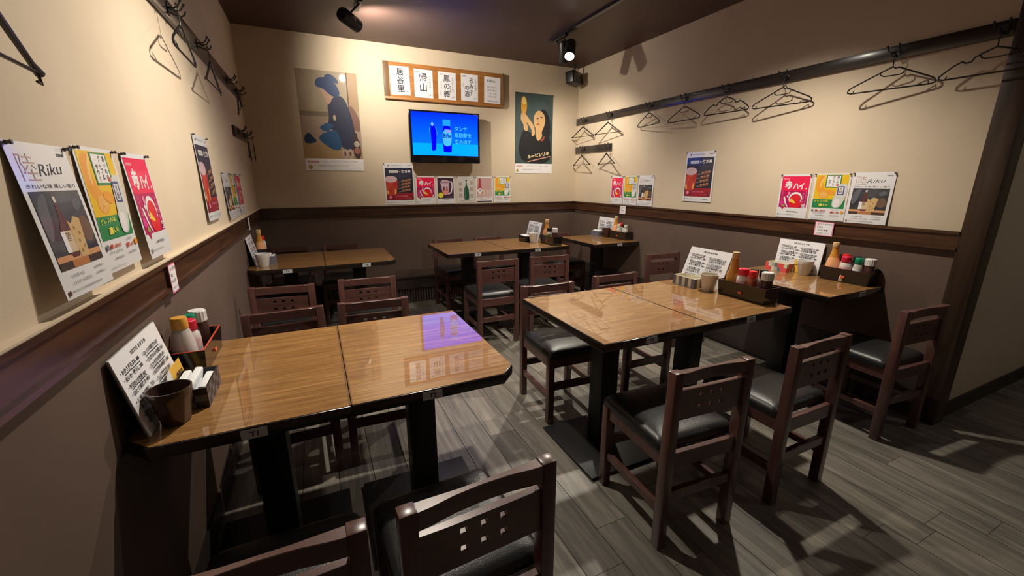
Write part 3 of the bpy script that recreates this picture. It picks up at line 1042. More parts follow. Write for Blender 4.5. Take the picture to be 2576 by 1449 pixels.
# sheet corners measured on the board: left, right, bottom, top
SH5 = [(0.045 + 0.020, 0.0), (0.295, 0), (0.540, 0), (0.785, 0), (1.045, 0)]
sheet_lab = ['white handwritten sheet on the wooden board, leftmost, three large characters', 'white handwritten sheet on the wooden board, second from the left, two large characters',
             'white handwritten sheet in the middle of the wooden board', 'white handwritten sheet on the board, two columns of characters, right of the middle',
             'white handwritten price list sheet at the right end of the wooden board']
for i, (xo, _) in enumerate(SH5):
    w_, h_ = 0.190, 0.262
    dz = (0.040, 0.036, 0.034, 0.040, 0.036)[i]
    p = empty('handwritten_sheet', (bx0 + xo, YB - 0.0235, bz0 + dz), rot=(0, R((1.5, -0.5, -0.5, -0.8, -1.2)[i]) * -1, 0))
    tag(p, sheet_lab[i], 'paper', 'handwritten sheets on the wooden board')
    MB().box(0, w_, -0.001, 0, 0, h_, 'card').build('paper', p)
    s = Sheet(w_, h_)
    I, G = M['ink'], M['ink_grey']
    if i == 0:
        s.vtext('居谷里', 0.52, 0.93, 0.25, I, bold=0.012, gap=1.15)
        s.vtext('長野県大町市', 0.84, 0.80, 0.05, G, gap=1.3)
        s.vtext('いやり', 0.72, 0.62, 0.04, G, gap=1.4)
    elif i == 1:
        s.vtext('帰山', 0.48, 0.88, 0.30, I, bold=0.008, gap=1.2)
        s.vtext('信濃純米酒', 0.84, 0.78, 0.065, G, gap=1.35)
        s.vtext('きざん', 0.70, 0.60, 0.045, G, gap=1.3)
    elif i == 2:
        s.vtext('鳳の舞', 0.48, 0.90, 0.25, I, bold=0.006, gap=1.13)
        s.vtext('信州佐久の蔵元', 0.82, 0.82, 0.06, G, gap=1.3)
        s.vtext('純米吟醸', 0.68, 0.52, 0.05, G, gap=1.3)
        s.vtext('さわやか', 0.17, 0.66, 0.055, G, gap=1.25)
    elif i == 3:
        s.vtext('るみ子', 0.60, 0.86, 0.20, I, bold=0.006, gap=1.12)
        s.vtext('の酒', 0.34, 0.58, 0.20, I, bold=0.006, gap=1.12)
        s.vtext('三重伊賀純米', 0.86, 0.84, 0.055, G, gap=1.4)
    else:
        s.text('金賞Day', 0.15, 0.78, 0.13, I, width=0.52, bold=0.01)
        for k, ln in enumerate(['佐々木酒 70', '帰山冷酒 80', '一合  八百', '二合  千五']):
            s.text(ln, 0.2, 0.58 - k * 0.12, 0.07, G, width=0.56)
        s.text('数量限定 おすすめ', 0.2, 0.06, 0.05, G, width=0.66)
    if i < 4:
        s.text(('冷酒', '純米', '辛口', '地酒')[i], 0.08, 0.88, 0.05, G, width=0.20, rot=0.08)
        s.vtext('一合八百円', 0.13, 0.70 if i != 2 else 0.34, 0.034, G, gap=1.15)
        s.text('人気', 0.74, 0.06, 0.06, G, width=0.16, rot=0.3)
    s.finish(p, txt='brush_lettering')


# ------------------------------------------------------------------ posters
def art_red(s, small=False):
    cr, dk = ink('crimson', (0.78, 0.008, 0.075)), ink('deep_magenta', (0.47, 0.0, 0.10))
    wh, pk, rd = ink('white', (0.80, 0.78, 0.79)), ink('pink', (0.80, 0.22, 0.36)), ink('red_drink', (0.72, 0.01, 0.02))
    s.rect(0.05, 0.235, 0.95, 0.955, dk)
    s.rect(0.05, 0.62, 0.95, 0.955, cr)
    s.poly([(0.12, 0.236), (0.24, 0.236), (0.20, 0.175)], dk)
    s.text('chuhai', 0.09, 0.885, 0.028, wh, width=0.20, shear=0.2)
    s.text('赤', 0.16, 0.655, 0.20, wh, width=0.25, bold=0.05)
    s.text('ハイ', 0.44, 0.66, 0.15, wh, width=0.36, bold=0.05)
    s.ell(0.87, 0.675, 0.026, 0.018, wh)
    s.ell(0.57, 0.45, 0.22, 0.145, wh, 28, 0.3)
    s.ell(0.57, 0.43, 0.185, 0.120, dk, 28, 0.3)
    s.ell(0.58, 0.45, 0.15, 0.10, rd, 24)
    s.blob([(0.36, 0.40), (0.56, 0.33), (0.80, 0.40), (0.76, 0.236), (0.42, 0.236)], rd, 1)
    s.poly([(0.43, 0.46), (0.40, 0.37), (0.56, 0.335), (0.60, 0.355)], ink('lemon', (0.85, 0.58, 0.05)))
    s.blob([(0.20, 0.50), (0.25, 0.44), (0.28, 0.34), (0.37, 0.25), (0.34, 0.24), (0.24, 0.33), (0.17, 0.46)], wh, 2)
    s.ell(0.13, 0.345, 0.075, 0.045, ink('magenta_fruit', (0.70, 0.03, 0.25)))
    s.ell(0.20, 0.275, 0.06, 0.03, ink('olive', (0.32, 0.28, 0.08)))
    s.ell(0.34, 0.56, 0.045, 0.04, pk)
    s.ell(0.31, 0.49, 0.03, 0.025, wh)
    s.vtext('ハイくま', 0.13, 0.61, 0.045, pk, bold=0.02, gap=1.15)
    s.vtext('すっきりかろやか', 0.90, 0.62, 0.034, pk, bold=0.02, gap=1.1)
    s.vtext('赤しそ果実感', 0.82, 0.58, 0.034, pk, bold=0.02, gap=1.1)
    s.text('宝', 0.80, 0.25, 0.085, wh, width=0.12, bold=0.02)
    s.text('480円(税込)', 0.34, 0.125, 0.035, M['ink'], width=0.38, bold=0.01)
    s.text('お酒は二十歳になってから。飲酒運転は法律で禁止されています。', 0.12, 0.065, 0.02, M['ink_grey'], width=0.5)
    s.ell(0.075, 0.075, 0.022, 0.022, M['ink_grey'])


def art_citrus(s, small=False):
    ye, gr = ink('strong_yellow', (0.78, 0.50, 0.01)), ink('green', (0.02, 0.23, 0.07))
    og, wh = ink('orange_slice', (0.80, 0.33, 0.02)), ink('white', (0.80, 0.78, 0.79))
    pl = ink('pale_ice', (0.62, 0.64, 0.62))
    s.rect(0.05, 0.26, 0.95, 0.97, ye)
    s.rect(0.05, 0.26, 0.95, 0.45, gr)
    s.blob([(0.12, 0.95), (0.06, 0.80), (0.10, 0.62), (0.30, 0.55), (0.42, 0.62), (0.30, 0.70), (0.24, 0.84), (0.34, 0.96)], og, 2)
    s.blob([(0.30, 0.95), (0.18, 0.82), (0.20, 0.70), (0.24, 0.70), (0.24, 0.82), (0.36, 0.95)], ink('peel_light', (0.85, 0.55, 0.15)), 2)
    s.ell(0.33, 0.55, 0.135, 0.085, og, 24)
    s.ell(0.33, 0.55, 0.115, 0.070, ink('pulp', (0.82, 0.42, 0.10)), 24)
    for k in range(6):
        a = k * PI / 3
        s.line([(0.33, 0.55), (0.33 + 0.11 * math.cos(a), 0.55 + 0.065 * math.sin(a))], 0.008, ink('peel_light', (0.85, 0.55, 0.15)))
    s.ell(0.52, 0.60, 0.14, 0.05, og, 20, -0.2)
    s.rect(0.34, 0.70, 0.76, 0.965, gr)
    s.rect(0.37, 0.72, 0.73, 0.95, wh)
    s.vtext('濃いめの', 0.66, 0.94, 0.048, M['ink'], bold=0.015, gap=1.05)
    s.vtext('グレフル', 0.55, 0.94, 0.048, M['ink'], bold=0.015, gap=1.05)
    s.vtext('サワー', 0.44, 0.87, 0.046, M['ink'], bold=0.015, gap=1.05)
    s.ell(0.67, 0.75, 0.03, 0.02, ink('red_seal', (0.6, 0.05, 0.03)))
    s.blob([(0.70, 0.78), (0.94, 0.80), (0.97, 0.60), (0.90, 0.40), (0.82, 0.28), (0.62, 0.28), (0.60, 0.42), (0.66, 0.55)], pl, 2)
    s.blob([(0.64, 0.46), (0.82, 0.47), (0.80, 0.30), (0.64, 0.29)], wh, 2)
    s.rect(0.70, 0.55, 0.88, 0.73, ink('navy', (0.05, 0.06, 0.22)))
    s.rect(0.73, 0.57, 0.85, 0.71, wh)
    s.vtext('氷結', 0.79, 0.705, 0.06, M['ink'], bold=0.01)
    s.text('グレフルは', 0.10, 0.385, 0.045, ink('lime_text', (0.70, 0.78, 0.05)), width=0.40, bold=0.02, rot=0.05)
    s.text('濃い!', 0.24, 0.295, 0.060, ink('yellow_text', (0.85, 0.75, 0.10)), width=0.26, bold=0.03, rot=0.05)
    s.text('濃いめの', 0.16, 0.185, 0.040, ink('red_text', (0.50, 0.06, 0.03)), width=0.30, bold=0.03)
    s.text('グレフルサワー', 0.12, 0.145, 0.024, M['ink'], width=0.36, bold=0.01)
    s.text('480円(税込)', 0.20, 0.090, 0.024, M['ink'], width=0.26)
    s.text('ひやむ', 0.66, 0.220, 0.024, M['ink'], width=0.14)
    s.text('濃いめ', 0.60, 0.160, 0.042, ink('red_text', (0.50, 0.06, 0.03)), width=0.24, bold=0.03)
    s.text('540円(税込)', 0.60, 0.100, 0.024, M['ink'], width=0.26)
    s.ell(0.92, 0.19, 0.045, 0.03, og)
    s.ell(0.09, 0.205, 0.03, 0.025, M['ink_grey'])
    s.text('お酒は二十歳になってから。', 0.06, 0.03, 0.016, M['ink_grey'], width=0.4)


def art_riku(s, small=False):
    dk = ink_noise('dark_photo', (0.010, 0.010, 0.016), (0.085, 0.085, 0.10), 7, (1, 1, 1), 0.40, 0.75)
    am, ce = ink('amber_bottle', (0.10, 0.02, 0.02)), ink('label_cream', (0.62, 0.47, 0.30))
    gl = ink('highball_gold', (0.60, 0.40, 0.17))
    s.text('陸', 0.10, 0.76, 0.17, ink('gold_line', (0.45, 0.28, 0.20)), width=0.26, bold=-0.012)
    s.text('Riku', 0.36, 0.79, 0.075, M['ink'], width=0.40, shear=0.5, bold=-0.008, rot=0.06)
    s.text('KIRIN', 0.80, 0.925, 0.022, M['ink'], width=0.13, bold=0.03)
    s.text('きれいな味 美しい香り', 0.08, 0.712, 0.030, M['ink'], width=0.84)
    s.rect(0.07, 0.185, 0.93, 0.695, dk)
    s.blob([(0.07, 0.55), (0.15, 0.66), (0.30, 0.69), (0.26, 0.60), (0.22, 0.45), (0.10, 0.34)], ink('smoky_grey', (0.10, 0.105, 0.125)), 2)
    s.ell(0.80, 0.42, 0.12, 0.095, ink('barrel', (0.13, 0.075, 0.045)))
    s.blob([(0.70, 0.62), (0.86, 0.65), (0.90, 0.58), (0.72, 0.54)], ink('smoky_grey', (0.10, 0.105, 0.125)), 2)
    s.rect(0.07, 0.225, 0.93, 0.275, ink('bar_wood', (0.62, 0.30, 0.14)))
    s.rect(0.07, 0.185, 0.93, 0.235, ink('bar_dark', (0.045, 0.02, 0.012)))
    s.rect(0.30, 0.185, 0.62, 0.235, ink('bar_reflection', (0.45, 0.17, 0.05)))
    s.blob([(0.30, 0.25), (0.30, 0.44), (0.36, 0.50), (0.385, 0.62), (0.385, 0.645), (0.43, 0.645), (0.43, 0.62), (0.455, 0.50), (0.52, 0.44), (0.52, 0.25)], am, 1)
    s.rect(0.385, 0.62, 0.43, 0.66, ink('bottle_cap', (0.62, 0.56, 0.50)))
    s.poly([(0.285, 0.285), (0.285, 0.43), (0.52, 0.43), (0.52, 0.285)], ce)
    s.poly([(0.285, 0.285), (0.285, 0.43), (0.36, 0.43), (0.36, 0.285)], ink('white', (0.80, 0.78, 0.79)))
    s.vtext('陸', 0.40, 0.42, 0.06, M['ink'])
    s.poly([(0.50, 0.24), (0.47, 0.50), (0.53, 0.47), (0.60, 0.52), (0.72, 0.50), (0.66, 0.24)], gl)
    for a, b in ((0.55, 0.44), (0.62, 0.40), (0.57, 0.35), (0.63, 0.31), (0.56, 0.28)):
        s.ell(a, b, 0.02, 0.014, ink('ice_shadow', (0.33, 0.20, 0.07)), 10)
    s.text('ハイボール', 0.17, 0.125, 0.026, M['ink'], width=0.25)
    s.text('ハイボールダブル', 0.17, 0.080, 0.026, M['ink'], width=0.38)
    s.text('480円(税込)', 0.64, 0.132, 0.020, M['ink'], width=0.22)
    s.text('730円(税込)', 0.64, 0.088, 0.020, M['ink'], width=0.22)
    s.text('お酒は二十歳になってから。妊娠中や授乳期の飲酒は胎児・乳児の発育に悪影響', 0.10, 0.035, 0.016, M['ink'], width=0.60)
    s.ell(0.06, 0.04, 0.02, 0.018, ink('amber_bottle', (0.10, 0.02, 0.02)))


def art_yaki(s, small=False):
    dk = ink_noise('dark_navy_photo', (0.010, 0.010, 0.030), (0.028, 0.030, 0.062), 5)
    rd = ink_noise('dark_red_base', (0.20, 0.004, 0.012), (0.42, 0.010, 0.03), 7)
    s.rect(0.04, 0.10, 0.96, 0.885, dk)
    s.rect(0.04, 0.10, 0.96, 0.275, rd)
    s.rect(0.17, 0.765, 0.47, 0.825, ink('banner_white', (0.62, 0.62, 0.60)))
    s.text('氷点下 氷点', 0.20, 0.782, 0.025, M['ink'], width=0.23)
    s.text('×', 0.50, 0.775, 0.035, ink('white', (0.80, 0.78, 0.79)), width=0.05, bold=0.02)
    s.text('焼き鳥', 0.58, 0.760, 0.075, ink('white', (0.80, 0.78, 0.79)), width=0.32, bold=0.03)
    s.text('よく冷えた一杯と炭火の香りを', 0.46, 0.700, 0.022, ink('blue_grey', (0.12, 0.13, 0.20)), width=0.42)
    s.text('ごゆっくりお楽しみください', 0.46, 0.660, 0.022, ink('blue_grey', (0.12, 0.13, 0.20)), width=0.42)
    s.blob([(0.04, 0.66), (0.10, 0.69), (0.30, 0.69), (0.42, 0.65), (0.45, 0.52), (0.40, 0.30), (0.34, 0.22), (0.10, 0.22), (0.05, 0.32), (0.04, 0.5)], ink_noise('beer_red', (0.42, 0.015, 0.01), (0.62, 0.10, 0.05), 10, (1, 1, 0.6)), 1)
    s.blob([(0.04, 0.55), (0.04, 0.66), (0.12, 0.69), (0.30, 0.69), (0.42, 0.65), (0.42, 0.57), (0.25, 0.53)], ink('foam_pink', (0.60, 0.42, 0.46)), 1)
    s.blob([(0.05, 0.36), (0.06, 0.27), (0.12, 0.22), (0.13, 0.32)], ink('glow_orange', (0.85, 0.36, 0.08)), 1)
    s.blob([(0.33, 0.40), (0.38, 0.36), (0.36, 0.25), (0.31, 0.24)], ink('glow_orange', (0.85, 0.36, 0.08)), 1)
    meat, hi = ink('grilled_meat', (0.24, 0.095, 0.045)), ink('meat_shine', (0.52, 0.30, 0.18))
    for j, (a, b) in enumerate(((0.62, 0.57), (0.60, 0.49), (0.58, 0.41), (0.60, 0.33))):
        s.line([(a - 0.14, b - 0.03), (a + 0.26, b + 0.04)], 0.012, ink('skewer', (0.55, 0.42, 0.25)))
        for k in range(3):
            s.ell(a + 0.02 + k * 0.10, b + 0.012 * k, 0.060, 0.032, meat, 12, 0.2)
            s.ell(a + 0.02 + k * 0.10, b + 0.012 * k + 0.012, 0.034, 0.010, hi, 10, 0.2)
    s.text('NIGHT CRAFT BEER', 0.34, 0.185, 0.028, ink('pink', (0.80, 0.22, 0.36)), width=0.40, bold=0.01)
    s.text('すべて 580円', 0.62, 0.125, 0.028, ink('pink', (0.80, 0.22, 0.36)), width=0.24)
    s.ell(0.17, 0.18, 0.06, 0.035, ink('pink', (0.80, 0.22, 0.36)), 6)
    s.text('お酒は二十歳になってから。', 0.14, 0.045, 0.018, M['ink_grey'], width=0.40)
    s.text('www.', 0.72, 0.045, 0.016, M['ink_grey'], width=0.18)
    s.ell(0.085, 0.055, 0.015, 0.015, M['ink'])
    s.ell(0.16, 0.945, 0.018, 0.016, M['ink'])
    s.text('KIRIN BREWERY', 0.22, 0.938, 0.014, M['ink_grey'], width=0.42)
    s.text('KIRIN', 0.80, 0.938, 0.016, M['ink_grey'], width=0.12, bold=0.02)


def art_mug(s, small=False):
    s.rect(0.06, 0.19, 0.94, 0.94, ink_noise('dark_plum_photo', (0.015, 0.006, 0.018), (0.075, 0.025, 0.06), 5))
    gl, pk, wh = ink('mug_glass', (0.62, 0.42, 0.52)), ink('pink_drink', (0.78, 0.28, 0.24)), ink('white', (0.80, 0.78, 0.79))
    s.blob([(0.20, 0.86), (0.70, 0.88), (0.70, 0.70), (0.66, 0.34), (0.36, 0.30), (0.26, 0.60)], gl, 1)
    s.blob([(0.32, 0.55), (0.66, 0.56), (0.64, 0.35), (0.38, 0.31)], pk, 1)
    s.rect(0.36, 0.48, 0.44, 0.62, ink('ice_gap', (0.10, 0.03, 0.05)))
    s.rect(0.54, 0.46, 0.60, 0.62, ink('ice_gap', (0.10, 0.03, 0.05)))
    s.line([(0.70, 0.80), (0.84, 0.80), (0.86, 0.60), (0.80, 0.42), (0.64, 0.34)], 0.06, wh)
    s.text('もものお酒', 0.24, 0.745, 0.08, M['ink'], width=0.44, bold=0.03)
    s.ell(0.22, 0.31, 0.15, 0.10, ink('lemon_yellow', (0.72, 0.62, 0.02)))
    s.ell(0.22, 0.31, 0.11, 0.072, ink('lemon_light', (0.80, 0.72, 0.10)))
    s.text('すっぴんレモン', 0.42, 0.215, 0.04, ink('grey_text', (0.30, 0.28, 0.30)), width=0.50)
    s.text('480円(税込)', 0.36, 0.115, 0.04, M['ink'], width=0.34, bold=0.02)
    s.text('お酒は二十歳になってから。', 0.08, 0.05, 0.022, M['ink_grey'], width=0.6)


def art_green(s, small=False):
    s.rect(0.0, 0.0, 1, 1, ink('pale_grey_paper', (0.58, 0.56, 0.54)))
    gr = ink('bottle_green', (0.008, 0.075, 0.035))
    s.blob([(0.42, 0.14), (0.41, 0.48), (0.44, 0.58), (0.50, 0.64), (0.52, 0.78), (0.52, 0.86), (0.57, 0.86), (0.57, 0.78), (0.59, 0.64), (0.66, 0.56), (0.69, 0.48), (0.70, 0.14), (0.62, 0.12), (0.46, 0.12)], gr, 1)
    s.line([(0.47, 0.18), (0.465, 0.48), (0.50, 0.58)], 0.022, ink('bottle_shine', (0.16, 0.26, 0.20)))
    s.ell(0.545, 0.86, 0.05, 0.03, M['ink'])
    tp = ink('swatch_taupe', (0.42, 0.34, 0.30))
    for a, b in ((0.12, 0.66), (0.13, 0.44), (0.13, 0.22), (0.75, 0.70), (0.75, 0.46), (0.75, 0.20)):
        s.rect(a, b, a + 0.18, b + 0.14, tp)
    s.text('日本酒のおすすめ', 0.30, 0.93, 0.030, M['ink_grey'], width=0.46)
    s.text('純米吟醸 辛口 一合 680円', 0.24, 0.065, 0.024, M['ink_grey'], width=0.56)


def art_pink(s, small=False):
    s.rect(0.07, 0.235, 0.93, 0.95, ink_noise('dusty_pink', (0.50, 0.30, 0.30), (0.58, 0.38, 0.37), 4))
    bt, wh = ink('rose_bottle', (0.40, 0.05, 0.06)), ink('white', (0.80, 0.78, 0.79))
    s.blob([(0.09, 0.25), (0.09, 0.46), (0.15, 0.66), (0.185, 0.94), (0.29, 0.94), (0.32, 0.66), (0.38, 0.46), (0.38, 0.25)], bt, 1)
    s.ell(0.235, 0.46, 0.135, 0.10, wh)
    s.blob([(0.10, 0.26), (0.10, 0.38), (0.37, 0.38), (0.37, 0.26)], ink('rose_label', (0.62, 0.50, 0.46)), 1)
    s.text('梅', 0.18, 0.42, 0.10, M['ink'], width=0.12)
    for a in (0.50, 0.68, 0.84):
        s.blob([(a - 0.06, 0.26), (a - 0.07, 0.52), (a + 0.07, 0.52), (a + 0.06, 0.26)], ink('straw_glass', (0.66, 0.50, 0.36) if a < 0.6 else (0.60, 0.45, 0.42)) if a < 0.6 else ink('pink_glass', (0.62, 0.46, 0.43)), 1)
    s.text('あらごし梅酒', 0.10, 0.165, 0.045, ink('rust_text', (0.55, 0.15, 0.08)), width=0.30, bold=0.02)
    s.text('すっきり甘い', 0.50, 0.165, 0.045, ink('pink', (0.80, 0.22, 0.36)), width=0.40, bold=0.02)
    s.text('580円(税込)', 0.20, 0.10, 0.025, M['ink'], width=0.5)
    s.rect(0.07, 0.03, 0.93, 0.065, M['ink'])


def art_kimono(s, small=False):
    s.rect(0, 0.125, 1, 1, ink_noise('sepia_room', (0.24, 0.18, 0.11), (0.40, 0.32, 0.21), 3, (1, 1, 0.5)))
    s.poly([(0, 0.125), (1, 0.125), (1, 0.50), (0, 0.55)], ink('mauve_mat', (0.36, 0.26, 0.19)))
    s.poly([(0, 0.125), (1, 0.125), (1, 0.24), (0, 0.29)], ink('ochre_mat', (0.38, 0.25, 0.12)))
    s.rect(0.0, 0.555, 0.52, 0.60, ink('lintel', (0.19, 0.145, 0.095)))
    s.poly([(0.815, 0.56), (0.835, 0.56), (0.835, 1.0), (0.815, 1.0)], ink('post_dark', (0.10, 0.06, 0.03)))
    s.rect(0.835, 0.62, 1.0, 1.0, ink('screen_tan', (0.36, 0.24, 0.14)))
    nv, bl, sk = ink('navy_cloth', (0.026, 0.030, 0.065)), ink('blue_cloth', (0.022, 0.085, 0.20)), ink('skin_dim', (0.44, 0.28, 0.19))
    s.blob([(0.84, 0.70), (0.96, 0.60), (1.0, 0.50), (0.99, 0.40), (0.86, 0.44), (0.82, 0.58)], ink('obi_pattern', (0.20, 0.10, 0.075)), 2)
    s.blob([(0.44, 0.76), (0.60, 0.78), (0.58, 0.68), (0.52, 0.62), (0.46, 0.68)], sk, 2)
    s.blob([(0.60, 0.76), (0.74, 0.77), (0.84, 0.62), (0.90, 0.42), (0.90, 0.22), (0.66, 0.21), (0.60, 0.36), (0.50, 0.44), (0.42, 0.42), (0.48, 0.56), (0.46, 0.66), (0.50, 0.70)], nv, 2)
    s.blob([(0.46, 0.66), (0.44, 0.74), (0.36, 0.82), (0.44, 0.86), (0.56, 0.78), (0.54, 0.70)], sk, 2)
    s.blob([(0.60, 0.42), (0.66, 0.22), (0.50, 0.21), (0.34, 0.28), (0.26, 0.33), (0.30, 0.37), (0.48, 0.42)], bl, 2)
    s.blob([(0.44, 0.50), (0.56, 0.46), (0.40, 0.39), (0.28, 0.44), (0.36, 0.47)], bl, 2)
    s.blob([(0.30, 0.90), (0.38, 0.94), (0.56, 0.93), (0.66, 0.86), (0.70, 0.78), (0.62, 0.74), (0.50, 0.78), (0.42, 0.83), (0.30, 0.84)], ink('dark_blue_hair', (0.022, 0.045, 0.13)), 2)
    s.blob([(0.46, 0.96), (0.56, 0.98), (0.68, 0.92), (0.68, 0.88), (0.58, 0.90), (0.46, 0.92)], ink('dark_blue_hair', (0.022, 0.045, 0.13)), 2)
    s.ell(0.565, 0.545, 0.025, 0.03, ink('obi_cord', (0.45, 0.36, 0.25)))
    s.blob([(0.02, 0.29), (0.04, 0.36), (0.12, 0.39), (0.18, 0.34), (0.25, 0.30), (0.10, 0.27)], ink('navy_bowl', (0.012, 0.03, 0.075)), 2)
    s.blob([(0.85, 0.13), (0.84, 0.30), (0.88, 0.34), (0.885, 0.40), (0.925, 0.40), (0.93, 0.34), (0.975, 0.30), (0.97, 0.13)], ink('beer_bottle', (0.055, 0.025, 0.02)), 1)
    s.ell(0.91, 0.285, 0.05, 0.032, ink('bottle_label', (0.40, 0.35, 0.28)))
    s.ell(0.91, 0.215, 0.05, 0.035, ink('bottle_label_2', (0.30, 0.12, 0.09)))
    for a in (0.69, 0.78):
        s.blob([(a - 0.045, 0.13), (a - 0.05, 0.23), (a + 0.05, 0.23), (a + 0.045, 0.13)], ink('glass_pale', (0.42, 0.34, 0.28)), 1)
        s.ell(a, 0.18, 0.018, 0.028, ink('red_crest', (0.16, 0.05, 0.04)))
    s.rect(0, 0, 1, 0.125, ink('white', (0.80, 0.78, 0.79)))
    s.text('KIRIN', 0.05, 0.082, 0.020, ink('red_text', (0.50, 0.06, 0.03)), width=0.17, bold=0.03)
    s.text('お酒は二十歳になってから。お酒はおいしく適量を。', 0.30, 0.090, 0.012, M['ink_grey'], width=0.6)
    s.text('飲酒運転は法律で禁止されています。', 0.20, 0.045, 0.012, M['ink_grey'], width=0.55)
    s.text('www.kirin.co.jp', 0.40, 0.020, 0.010, M['ink'], width=0.12)
    s.ell(0.08, 0.035, 0.033, 0.022, ink('gold_emblem', (0.42, 0.30, 0.04)))


def art_lady(s, small=False):
    s.rect(0, 0.125, 1, 1, ink_noise('teal_backdrop', (0.030, 0.055, 0.055), (0.060, 0.095, 0.095), 3))
    bk, sk = ink('black_dress', (0.010, 0.010, 0.012)), ink('skin_warm', (0.58, 0.36, 0.16))
    hair = ink('black_hair', (0.012, 0.010, 0.012))
    s.blob([(0.50, 0.72), (0.62, 0.80), (0.80, 0.82), (0.92, 0.70), (0.94, 0.55), (0.90, 0.42), (0.72, 0.50), (0.52, 0.60)], hair, 2)
    s.blob([(0.10, 0.38), (0.18, 0.52), (0.24, 0.56), (0.38, 0.52), (0.52, 0.49), (0.60, 0.43), (0.74, 0.48), (0.88, 0.50), (0.95, 0.42), (0.97, 0.125), (0.22, 0.125), (0.08, 0.28)], bk, 2)
    s.blob([(0.50, 0.74), (0.56, 0.79), (0.68, 0.80), (0.78, 0.74), (0.80, 0.66), (0.74, 0.57), (0.70, 0.54), (0.72, 0.47), (0.62, 0.41), (0.55, 0.45), (0.55, 0.56), (0.49, 0.62), (0.48, 0.68)], sk, 2)
    s.blob([(0.14, 0.72), (0.18, 0.78), (0.26, 0.76), (0.34, 0.70), (0.46, 0.63), (0.52, 0.56), (0.52, 0.49), (0.42, 0.47), (0.44, 0.55), (0.34, 0.62), (0.28, 0.66), (0.34, 0.58), (0.32, 0.53), (0.22, 0.55), (0.22, 0.62), (0.15, 0.66)], sk, 2)
    s.blob([(0.165, 0.74), (0.15, 0.86), (0.16, 0.93), (0.22, 0.965), (0.29, 0.93), (0.31, 0.84), (0.27, 0.74)], ink('beer_gold', (0.62, 0.30, 0.03)), 2)
    s.blob([(0.175, 0.86), (0.18, 0.93), (0.23, 0.955), (0.28, 0.92), (0.29, 0.86)], ink('beer_foam', (0.80, 0.60, 0.20)), 2)
    s.line([(0.20, 0.74), (0.23, 0.80)], 0.02, sk)
    s.ell(0.585, 0.70, 0.028, 0.008, M['ink'], 10, -0.2)
    s.ell(0.69, 0.715, 0.030, 0.008, M['ink'], 10, -0.2)
    s.line([(0.63, 0.70), (0.60, 0.655), (0.63, 0.65)], 0.010, ink('skin_shadow', (0.40, 0.22, 0.09)))
    s.ell(0.60, 0.628, 0.045, 0.010, ink('lips', (0.42, 0.09, 0.03)), 12, 0.1)
    s.blob([(0.70, 0.44), (0.80, 0.50), (0.76, 0.42), (0.66, 0.41)], ink('collar_red', (0.30, 0.05, 0.04)), 1)
    s.text('ルービンリキ', 0.33, 0.185, 0.052, ink('cream_letters', (0.78, 0.62, 0.36)), width=0.60, bold=0.05, rot=0.17)
    s.line([(0.33, 0.150), (0.95, 0.225)], 0.022, ink('salmon_stroke', (0.60, 0.28, 0.20)))
    s.rect(0, 0, 1, 0.125, ink('white', (0.80, 0.78, 0.79)))
    s.text('KIRIN', 0.04, 0.082, 0.020, ink('red_text', (0.50, 0.06, 0.03)), width=0.16, bold=0.03)
    s.text('お酒は二十歳になってから。お酒はおいしく適量を。', 0.30, 0.090, 0.012, M['ink_grey'], width=0.6)
    s.text('飲酒運転は法律で禁止されています。', 0.20, 0.045, 0.012, M['ink_grey'], width=0.50)
    s.ell(0.06, 0.035, 0.03, 0.02, ink('gold_emblem', (0.42, 0.30, 0.04)))


ART = dict(red=art_red, citrus=art_citrus, riku=art_riku, yaki=art_yaki, mug=art_mug, green=art_green, pink=art_pink, kimono=art_kimono, lady=art_lady)


